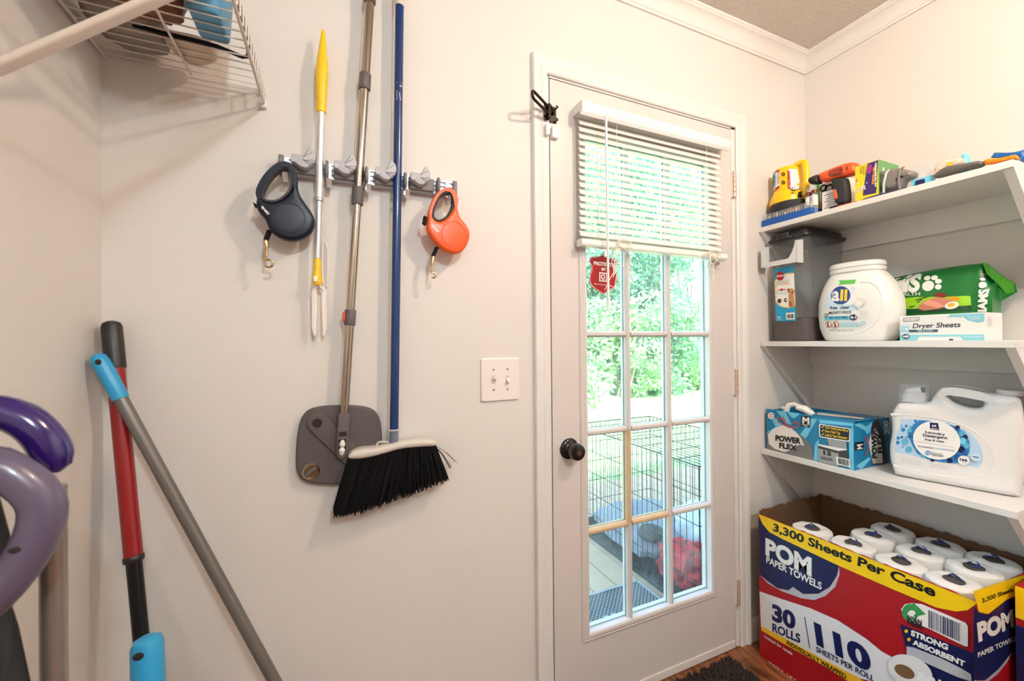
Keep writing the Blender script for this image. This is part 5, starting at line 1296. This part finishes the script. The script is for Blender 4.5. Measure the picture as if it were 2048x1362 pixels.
plate(mo, None, lambda u, v, w: Vector((u, 1.113+w, v)), .018, .006, 4).build('plate', 'mop_plate', t, ang=50)
plate(smooth2(pts2('mop_arm'), 1), None, lambda u, v, w: Vector((u, 1.1055+w, v)), .009, .003, 3).build('pivot_arm', 'mop_plate', t, ang=50)
q = pts2('mop_pts')
MB().lathe([(.001, 0), (.0105, 0), (.011, .0012), (.001, .0014)], (q[0][0], 1.1052, q[0][1]), (0,-1,0), 28).build('hole', 'gap_dark', t)
dlr = abs(q[3][0]-q[2][0]); dp = MB().lathe([(.001, 0), (dlr, 0), (dlr+.001, .001), (dlr-.001, .003), (dlr*.82, .0032), (dlr*.8, .0015), (.001, .0015)], (q[2][0]+.001, 1.1128, q[2][1]), (0,-1,0), 32).build('dial', 'steel', t)
MB().obox((q[2][0]+.001, 1.1095, q[2][1]), (dlr*1.5, .004, dlr*.42), (0, R(-38), 0)).build('dial_tab', 'mop_grey', dp, bevel=.0015)

# broom
t = thing('broom', 'blue handled broom with angled black bristles', 'broom', (.14, 1.07, .82))
def bl_(z): k = (z-0.9598)/1.1571; return Vector((0.1401+0.0233*k, 1.100, z))
MB().tube([bl_(2.1003), bl_(0.9525)], .0112, 20).build('handle', 'blue_pole', t); MB().tube([bl_(2.341), bl_(2.1023), bl_(2.0982)], [.0125, .0128, .0120], 20).build('grip_sleeve', 'beige_plastic', t)
decal('broom_label', t, lambda u, v: Vector((u, 1.100-math.sqrt(max(0, .0112**2-min(abs(u-bl_(v).x), .0109)**2)), v)), (0, -1, 0), name='handle_label', base=.0002)
bo2 = smooth2(pts2('broom_o'), 1)
plate(bo2, None, lambda u, v, w: Vector((u, 1.078+w, v)), .046, .010, 4).build('head', 'beige_plastic', t, ang=55)
MB().lathe([(.0112, -.002), (.0150, -.002), (.0145, .028), (.0155, .029), (.0155, .032), (.0112, .032)], bl_(0.9556), (0,0,1), 24, cap0=False, cap1=False).build('socket', 'clear_plastic', t)
MB().lathe([(.0110, 0), (.0160, 0), (.0160, .003), (.0110, .003)], bl_(0.9852), (0,0,1), 24, cap0=False, cap1=False).build('socket_ring', 'beige_plastic', t)
MB().tube([(0.0956, 1.10, 0.9426), (0.0987, 1.10, 0.9550), (0.1038, 1.10, 0.9580), (0.1244, 1.10, 0.9560), (0.1275, 1.10, 0.9478)], .0028, 8).build('scraper_clip', 'beige_plastic', t)
q = pts2('broom_pts'); tops, bots = q[:6], q[6:12]
def lerp(L, a):
    x = a*(len(L)-1); i = min(int(x), len(L)-2); f = x-i; return (L[i][0]+(L[i+1][0]-L[i][0])*f, L[i][1]+(L[i+1][1]-L[i][1])*f)
br = MB(); rr = random.Random(11)
for k in range(1500):
    a = rr.random(); w_ = rr.random(); u, v = lerp(tops, a); u2, v2 = lerp(bots, min(1, max(0, a+rr.gauss(0, .012)))); y = 1.083+.036*w_; y2 = y+(w_-.6)*.030+rr.gauss(0, .002)
    v2 += rr.gauss(0, .003); p0 = Vector((u, y, v+.003)); p1 = Vector((u2, min(y2, 1.1335), v2)); md_ = (p0+p1)/2+Vector((rr.gauss(0, .001), rr.gauss(0, .001), 0))
    br.tube([p0, md_, p1], [.0011, .0013, .0010], 3, caps=False)
for k in range(8):
    u, v = lerp(tops, .99); e = Vector((q[12][0], 0, q[12][1])) if k < 2 else Vector((q[13][0], 0, q[13][1])); e = e+Vector((rr.gauss(0, .003), 1.11, rr.gauss(0, .003)))
    p0 = Vector((u, 1.10, v)); br.tube([p0, (p0+e)/2+Vector((.002, 0, .003)), e], .0006, 3, caps=False)
br.build('bristles', 'bristle_black', t, recalc=False, kind='stuff')

# ================================================================== left side: wire shelf and what lies on it
t = thing('wire_shelf', 'white wire shelf high on the left wall with diagonal brace', 'wire shelf', (-.30, .45, 1.78))
WZ, WX = 1.822, -.152; WY0, WY1 = -.35, 1.127
dw = None
for k in range(58):
    y = WY1-.008-.0254*k
    if y < WY0: break
    if dw is None: dw = MB().tube([(XL+.004, y, WZ+.0025), (WX, y, WZ+.0025), (WX+.0045, y, WZ-.001), (WX+.0045, y, WZ-.036)], .00145, 6).build('deck_wire', 'wire_white', t); yf = y
    else: copy_part(dw, t, (0, y-yf, 0))
for x, z, r_ in ((WX, WZ-.001, .0032), (WX+.001, WZ-.037, .0032), (-.292, WZ-.002, .0026), (XL+.010, WZ-.001, .0028)): MB().cyl((x, WY0, z), (x, WY1, z), r_, n=10).build('rail', 'wire_white', t)
eb = MB().box((WX-.006, YB-.012, WZ-.046), (WX+.006, YB-.0004, WZ-.026)).build('end_bracket', 'white_plastic', t, bevel=.002); MB().box((WX-.006, YB-.012, WZ-.012), (WX+.006, YB-.0004, WZ+.006)).build('end_bracket', 'white_plastic', t, bevel=.002)
bs = Vector((XL+.006, .745, 1.530)); be = Vector((WX, .745, WZ-.037))
dd = (be-bs).normalized(); nn = Vector((0, 1, 0)); ww = dd.cross(nn)
MB().rings([[p+nn*x+ww*y for x, y in rrect(.021, .010, .004, 4)] for p in (bs, be)]).build('brace', 'wire_white', t)
MB().box((XL+.0003, .728, 1.500), (XL+.006, .762, 1.560)).build('wall_clip', 'white_plastic', t, bevel=.001)
sz = WZ+.0042
tag(blob((-.375, 1.045, sz+.030), (.066, .082, .030), 2, .12, 2, floor=sz).build('cloth_bundle', 'grey_cloth'), 'flat grey cloth bundle in the back corner of the wire shelf', 'cloth')
ib = [(-.318, 1.045), (-.30, 1.022), (-.262, 1.018), (-.236, 1.024), (-.222, 1.040), (-.226, 1.062), (-.246, 1.088), (-.275, 1.104), (-.302, 1.092)]
tag(plate(smooth2(ib, 1), None, lambda u, v, w: Vector((u, v, sz+w)), .022, .008, 3).build('wooden_paddle', 'pale_board'), 'pale rounded wooden paddle near the back end of the wire shelf', 'paddle')
tag(blob((-.312, .962, sz+.06), (.055, .048, .06), 5, .14, 2.2, e=3, floor=sz).build('leather_pouch', 'brown_leather'), 'brown leather pouch on the wire shelf beside the paddle', 'pouch')
t2 = thing('blue_tub', 'light blue plastic tub on the wire shelf by its front edge', 'tub', (-.217, .955, sz))
MB().rings([[(-.217+x, .952+y, sz+h) for x, y in rrect(a, b, .012)] for h, a, b in ((0, .048, .09), (.004, .052, .094), (.09, .062, .104), (.095, .066, .108))]).build('body', 'bin_blue', t2)
MB().box((-.250, .90, sz+.0955), (-.186, 1.004, sz+.106)).build('lid', 'grip_grey', t2, bevel=.003)
bc = MB().tube([(-.354, 1.012, sz+.004), (-.31, 1.015, sz+.003), (-.266, 1.014, sz+.003), (-.22, 1.016, sz+.003), (-.178, 1.033, sz+.003), (-.166, 1.028, sz+.004), (-.160, .99, sz+.005), (-.157, .94, sz+.005), (-.160, .88, sz+.010), (-.165, .82, sz+.012)], .0042, 8)
bc.xf(lambda p: p+Vector((0, 0, .0012)))
tag(bc.build('black_cable', 'strap_black'), 'black cable lying along the front of the wire shelf', 'cable')
tag(blob((-.395, .90, sz+.05), (.045, .058, .05), 8, .16, 2.4, floor=sz).build('grey_bag', 'grey_cloth'), 'crumpled grey bag beside the wall on the wire shelf', 'bag')
tag(blob((-.27, .80, sz+.07), (.10, .09, .07), 12, .15, 2.4, floor=sz).build('beige_bag', 'pale_board'), 'beige bag on the wire shelf directly above the brace', 'bag')
tag(blob((-.39, .76, sz+.06), (.05, .07, .06), 15, .15, 2.4, floor=sz).build('dark_bag', 'brown_leather'), 'dark brown bag against the left wall on the wire shelf', 'bag')

# leaning poles
def lean(p0, p1, z): k = (z-p0[2])/(p1[2]-p0[2]); return Vector(p0)+(Vector(p1)-Vector(p0))*k
t = thing('mop_pole', 'red and black pole leaning in the left corner', 'pole', (-.262, .90, 0))
a, b = (-.425, 1.108, 1.262), (-.262, .905, 0); f_ = lambda z: lean(a, b, z)
MB().tube([f_(1.262), f_(1.258), f_(1.25), f_(1.17), f_(1.165)], [.008, .0145, .017, .017, .0165], 18).build('grip', 'black_plastic', t); MB().ell(f_(1.25)+V(-.003, -.0165, 0), (.005, .002, .009)).build('hang_hole', 'gap_dark', t)
MB().tube([f_(1.166), f_(.796)], .0148, 18).build('red_tube', 'red_pole', t); MB().tube([f_(.80), f_(.798), f_(.79), f_(.788)], [.015, .0165, .0165, .0150], 18).build('lock_ring', 'black_plastic', t)
MB().tube([f_(.79), f_(.02)], .0125, 18).build('black_tube', 'black_metal', t); MB().tube([f_(.03), f_(.0)], [.015, .013], 16).build('foot', 'black_plastic', t)
t = thing('broom_pole', 'grey pole with bright blue end cap leaning across the corner', 'pole', (.085, .98, 0))
a, b = (-.432, 1.070, 1.193), (.085, .985, 0); f2 = lambda z: lean(a, b, z)
MB().tube([f2(1.194), f2(1.19), f2(1.18), f2(1.11), f2(1.105)], [.008, .0125, .0145, .0142, .0135], 18).build('end_cap', 'cap_blue', t); MB().ell(f2(1.178)+V(.001, -.0142, .002), (.005, .0022, .006)).build('hang_hole', 'gap_dark', t)
MB().tube([f2(1.108), f2(.0)], .0118, 18).build('tube', 'pole_grey', t)
t = thing('short_pole', 'short pole with blue cap standing in front of the red pole', 'pole', (-.235, .74, 0))
a, b = (-.272, .815, .757), (-.235, .74, 0); f3 = lambda z: lean(a, b, z)
MB().tube([f3(.757), f3(.753), f3(.745), f3(.66), f3(.655)], [.010, .0175, .0205, .0215, .020], 18).build('end_cap', 'cap_blue', t); MB().ell(f3(.742)+V(-.004, -.0205, 0), (.007, .002, .006)).build('hang_hole', 'gap_dark', t)
MB().tube([f3(.66), f3(0)], .0155, 18).build('tube', 'pole_grey', t)

# upright vacuum cleaner: only the handle reaches into the frame
t = thing('vacuum_cleaner', 'upright vacuum with purple top and grey loop handle at the left edge', 'vacuum cleaner', (-.36, .50, 0))
def vv(u, v, w=0): return Vector((u, .53+w, v))
lo_ = [(-.290, 1.108), (-.272, 1.094), (-.256, 1.074), (-.252, 1.055), (-.258, 1.030), (-.272, 1.003), (-.292, .978), (-.318, .958), (-.345, .955), (-.372, .972), (-.386, 1.005), (-.388, 1.045), (-.376, 1.082), (-.350, 1.104), (-.318, 1.111)]
MB().tube([vv(u, v) for u, v in smooth2(lo_, 1)], .0168, 18, closed=True).build('loop_handle', 'vac_grey', t)
MB().ell(vv(-.264, 1.030, -.0165), (.0045, .0016, .003)).build('screw_hole', 'gap_dark', t)
pu = smooth2([(-.40, 1.095), (-.37, 1.135), (-.335, 1.152), (-.302, 1.148), (-.281, 1.132), (-.268, 1.108), (-.266, 1.085), (-.33, 1.06)], 2)[:-6]; pu = [p for p in pu if not (p[1] < 1.083 and p[0] > -.35) and p[1] > 1.07]
MB().tube([vv(u, v, .045) for u, v in pu], [.0165]*(len(pu)-3)+[.016, .0145, .011], 18).build('purple_top', 'vac_purple', t)
MB().rings([[vv(-.335+x, z, .02+y) for x, y in rrect(a, .035, .012)] for z, a in ((.10, .10), (.55, .10), (1.03, .09), (1.085, .07))]).build('body', 'vac_black', t)
MB().rings([[vv(-.325+x, z, .03+y) for x, y in rrect(a, .06, .02)] for z, a in ((.60, .085), (.86, .085), (.93, .065), (.965, .05))]).build('cyclone_shroud', 'vac_black', t)
MB().cyl(vv(-.281, .02, .075), vv(-.281, 1.06, .075), .0108, n=24).build('wand', 'wand_grey', t)
MB().box((-.43, .45, .0005), (-.20, .70, .10)).build('floor_head', 'vac_black', t, bevel=.02)

# rug in front of the door
t = thing('bath_mat', 'dark brown tufted mat on the floor at the door', 'rug', (.97, .80, 0))
MB().box((.55, .50, .0004), (1.362, 1.092, .008)).build('backing', 'rug_brown', t, bevel=.003)
rg = MB(); rr = random.Random(21)
for k in range(9000):
    x = rr.uniform(.552, 1.366); y = rr.uniform(.503, 1.094); h = rr.uniform(.010, .017); d = Vector((rr.gauss(0, .004), rr.gauss(0, .004), h))
    p = Vector((x, y, .007)); rg.tube([p, p+d*.7, p+d], [.0036, .0042, .0016], 4)
rg.build('pile', 'rug_brown', t, kind='stuff', recalc=False)

# ================================================================== outside: deck, crate, lawn, trees
DZK = -.08
dk = structure('floor_deck', (1.5, 2.2, DZK))
dn = None
for k in range(26):
    x = -.2+.142*k
    if dn is None: dn = MB().box((x, 1.28, DZK-.03), (x+.136, 3.1, DZK)).build('deck_board', 'deck_wood', dk, smooth=False, bevel=.002); xf_ = x
    else: copy_part(dn, dk, (x-xf_, 0, 0))
MB().box((-.2, 1.28, DZK-.3), (3.49, 3.1, DZK-.05)).build('deck_frame', 'deck_wood', dk, smooth=False)
g = MB(); NG = 30
g.add([(-10+30*i/NG, 1.28+28*j/NG, -.42+.06*mnoise.noise(Vector((i*.4, j*.4, 0)))) for i in range(NG+1) for j in range(NG+1)], [(i*(NG+1)+j, (i+1)*(NG+1)+j, (i+1)*(NG+1)+j+1, i*(NG+1)+j+1) for i in range(NG) for j in range(NG)])
o = g.build('ground_lawn', 'lawn', recalc=True); o['kind'] = 'structure'
gr = MB(); rr = random.Random(31)
for k in range(9000):
    y = 3.2+6.2*rr.random()**1.3; x = rr.uniform(.45, 1.25)*y+rr.uniform(-1.2, 1.2); h = rr.uniform(.04, .10); p = Vector((x, y, -.43)); a = rr.uniform(0, 3.14); s = Vector((math.cos(a), math.sin(a), 0))*.008
    gr.add([p-s, p+s, p+Vector((rr.gauss(0, .03), rr.gauss(0, .03), h+.02))], [(0, 1, 2)])
o = gr.build('grass', 'leaf_c', recalc=False, smooth=False); o['kind'] = 'stuff'; tag(o, 'short bright grass blades growing on the lawn', 'grass')

# doormat
t = thing('doormat', 'grey perforated doormat with raised script letters outside the door', 'doormat', (1.12, 1.53, DZK))
MB().box((.74, 1.32, DZK), (1.478, 1.745, DZK+.010)).build('mat', 'doormat_mesh', t, smooth=False)
for lo, hi in (((.738, 1.318), (1.48, 1.332)), ((.738, 1.733), (1.48, 1.747)), ((.738, 1.332), (.752, 1.733)), ((1.466, 1.332), (1.48, 1.733))): MB().box((*lo, DZK), (*hi, DZK+.013)).build('border', 'doormat_grey', t, smooth=False)
tv, tf = text2d('goodbye', .02); x0 = min(x for x, y in tv); x1 = max(x for x, y in tv)
lt = MB(); W3 = [Vector((.775+.66*(x-x0)/(x1-x0), 1.46+y*.17, DZK+.013)) for x, y in tv]
lt.add(W3, tf); lo_m = lt.build('lettering', 'doormat_grey', t, smooth=False, recalc=False); sm_ = lo_m.modifiers.new('thick', 'SOLIDIFY'); sm_.thickness = .003; sm_.offset = -1

# dog crate
t = thing('dog_crate', 'black wire dog crate standing on the deck outside the door', 'dog crate', (1.87, 1.9, DZK))
KX0, KX1, KY0, KY1, KZ1 = 1.522, 2.20, 1.372, 2.44, .635
MB().box((KX0+.008, KY0+.008, DZK+.0005), (KX1-.008, KY1-.008, DZK+.012)).box((KX0+.004, KY0+.004, DZK+.012), (KX0+.010, KY1-.004, DZK+.05)).box((KX1-.010, KY0+.004, DZK+.012), (KX1-.004, KY1-.004, DZK+.05)).box((KX0+.010, KY0+.004, DZK+.012), (KX1-.010, KY0+.010, DZK+.05)).box((KX0+.010, KY1-.010, DZK+.012), (KX1-.010, KY1-.004, DZK+.05)).build('tray', 'tray_black', t, smooth=False)
def grid(o_, a, b, na, nb, name):
    o_ = Vector(o_); a = Vector(a); b = Vector(b); m_ = MB()
    for k in range(na+1): p = o_+a*k/na; m_.cyl(p, p+b, .0034 if k in (0, na) else .0019, n=5)
    for k in range(nb+1): p = o_+b*k/nb; m_.cyl(p, p+a, .0038 if k in (0, nb) else .0022, n=5)
    m_.build(name, 'crate_wire', t)
hz_ = KZ1-DZK-.03
grid((KX0, KY0, DZK+.03), (0, KY1-KY0, 0), (0, 0, hz_), 28, 5, 'side_panel'); grid((KX1, KY0, DZK+.03), (0, KY1-KY0, 0), (0, 0, hz_), 28, 5, 'side_panel')
grid((KX0, KY0, DZK+.03), (KX1-KX0, 0, 0), (0, 0, hz_), 18, 5, 'end_panel'); grid((KX0, KY1, DZK+.03), (KX1-KX0, 0, 0), (0, 0, hz_), 18, 5, 'end_panel')
grid((KX0, KY0, KZ1), (KX1-KX0, 0, 0), (0, KY1-KY0, 0), 18, 8, 'top_panel')
fz_ = DZK+.0125
tag(blob((1.87, 2.06, fz_+.08), (.29, .33, .085), 4, .14, 2.6, 40, 24, e=3, floor=fz_).build('dog_bed', 'blanket_grey'), 'grey fleece dog bed filling the far part of the crate', 'dog bed')
tag(blob((1.70, 1.60, fz_+.10), (.135, .17, .105), 6, .26, 3.2, 44, 26, floor=fz_).build('plaid_blanket', 'plaid_red'), 'bunched red and black plaid blanket in the near corner of the crate', 'blanket')
tag(blob((1.98, 1.72, fz_+.17), (.15, .19, .17), 9, .2, 2.6, 36, 22, floor=fz_).build('pale_blanket', 'blanket_pale'), 'pale blue-white blanket heaped behind the plaid blanket in the crate', 'blanket')
tag(blob((1.66, 1.84, fz_+.175), (.075, .065, .045), 3, .1, 2, 24, 14).build('black_cushion', 'tray_black'), 'small black cushion resting on the dog bed', 'cushion')

# trees and shrubs at the end of the lawn
def tree(name, label, x, y, h, r, nl, m_, seed, low=0.0):
    rr = random.Random(seed); t = thing(name, label, 'tree' if h > 4 else 'shrub', (x, y, -.45), 'greenery at the end of the lawn')
    tk = MB(); tips = []
    for k in range(7 if h > 4 else 6):
        a = rr.uniform(0, 6.28); e = Vector((x+r*.75*math.cos(a)*rr.random(), y+r*.5*math.sin(a), -.45+h*rr.uniform(.5, .95))); b = Vector((x+rr.uniform(-.25, .25), y+rr.uniform(-.2, .2), -.46))
        tk.tube([b, b+(e-b)*.5+Vector((rr.uniform(-.2, .2), rr.uniform(-.2, .2), .2)), e], [.06 if h > 4 else .03, .035, .012], 6)
    tk.build('trunk', 'bark', t)
    lf = MB(); cl = []
    for k in range(int(26*r*h/4)):
        z = rr.uniform(low, 1); th = rr.uniform(0, 6.28); rad = r*math.sqrt(rr.random())*(1-.35*abs(z-.45))
        cl.append((Vector((x+rad*math.cos(th), y+.7*rad*math.sin(th), -.35+h*z)), rr.uniform(.28, .55)))
    for k in range(nl):
        c, s = rr.choice(cl); d = Vector((rr.gauss(0, 1), rr.gauss(0, 1), rr.gauss(0, .8))).normalized(); p = c+d*s*rr.uniform(.6, 1)
        p.z = max(p.z, -.42)
        L_ = rr.uniform(.09, .20)*(1.15 if h > 4 else .9); w_ = L_*.28; ax = (d+Vector((rr.gauss(0, .6), rr.gauss(0, .6), rr.gauss(0, .4)-.3))).normalized(); sd = ax.cross(Vector((rr.gauss(0, 1), rr.gauss(0, 1), 1))).normalized()*w_; up = ax.cross(sd).normalized()*L_*.08
        lf.add([p, p+ax*L_*.5+sd, p+ax*L_, p+ax*L_*.5-sd, p+ax*L_*.5+up], [(0, 1, 4), (1, 2, 4), (2, 3, 4), (3, 0, 4)])
    lf.build('foliage', m_, t, smooth=False, recalc=False, kind='stuff')
for a in (('leafy_tree', 'tall bright tree at the left of the lawn edge, behind the sticker pane', 5.4, 10.3, 6.8, 1.7, 7500, 'leaf_a', 1), ('leafy_tree', 'tall dark leafy tree in the middle of the lawn edge', 7.7, 10.8, 7.4, 1.7, 7500, 'leaf_b', 2), ('leafy_tree', 'tall dark tree right of the middle at the lawn edge', 9.9, 10.9, 7.6, 1.7, 7500, 'leaf_b', 3), ('leafy_tree', 'tall tree furthest right at the lawn edge', 12.3, 11.2, 7.4, 1.8, 7000, 'leaf_a', 4),
          ('leafy_tree', 'tall tree furthest left at the lawn edge', 3.2, 10.6, 6.6, 1.7, 5000, 'leaf_b', 14), ('leafy_tree', 'tall back row tree closing the gap between the left trees', 6.5, 12.4, 8.2, 2.2, 6500, 'leaf_b', 15), ('leafy_tree', 'tall back row tree closing the gap between the right trees', 10.6, 12.8, 8.6, 2.4, 6500, 'leaf_b', 16),
          ('leafy_shrub', 'broad pale green shrub left at the lawn edge', 5.6, 9.1, 2.3, 1.1, 5200, 'leaf_c', 5), ('leafy_shrub', 'pale green shrub with thin stems in the middle of the lawn edge', 7.5, 9.3, 2.5, 1.1, 5200, 'leaf_c', 6), ('leafy_shrub', 'bushy green shrub right of the stemmy shrub', 9.2, 9.5, 2.6, 1.1, 5200, 'leaf_a', 7), ('leafy_shrub', 'pale green shrub right at the lawn edge', 10.9, 9.7, 2.5, 1.2, 5000, 'leaf_c', 8), ('leafy_shrub', 'low shrub furthest left at the lawn edge', 4.0, 9.2, 2.2, 1.1, 3500, 'leaf_a', 18)):
    tree(*a)
tag(blob((6.15, 8.35, -.36), (.42, .3, .2), 5, .2, 2.5, floor=-.45).build('rock', 'tan_pack'), 'pale rock at the foot of the shrubs', 'rock')
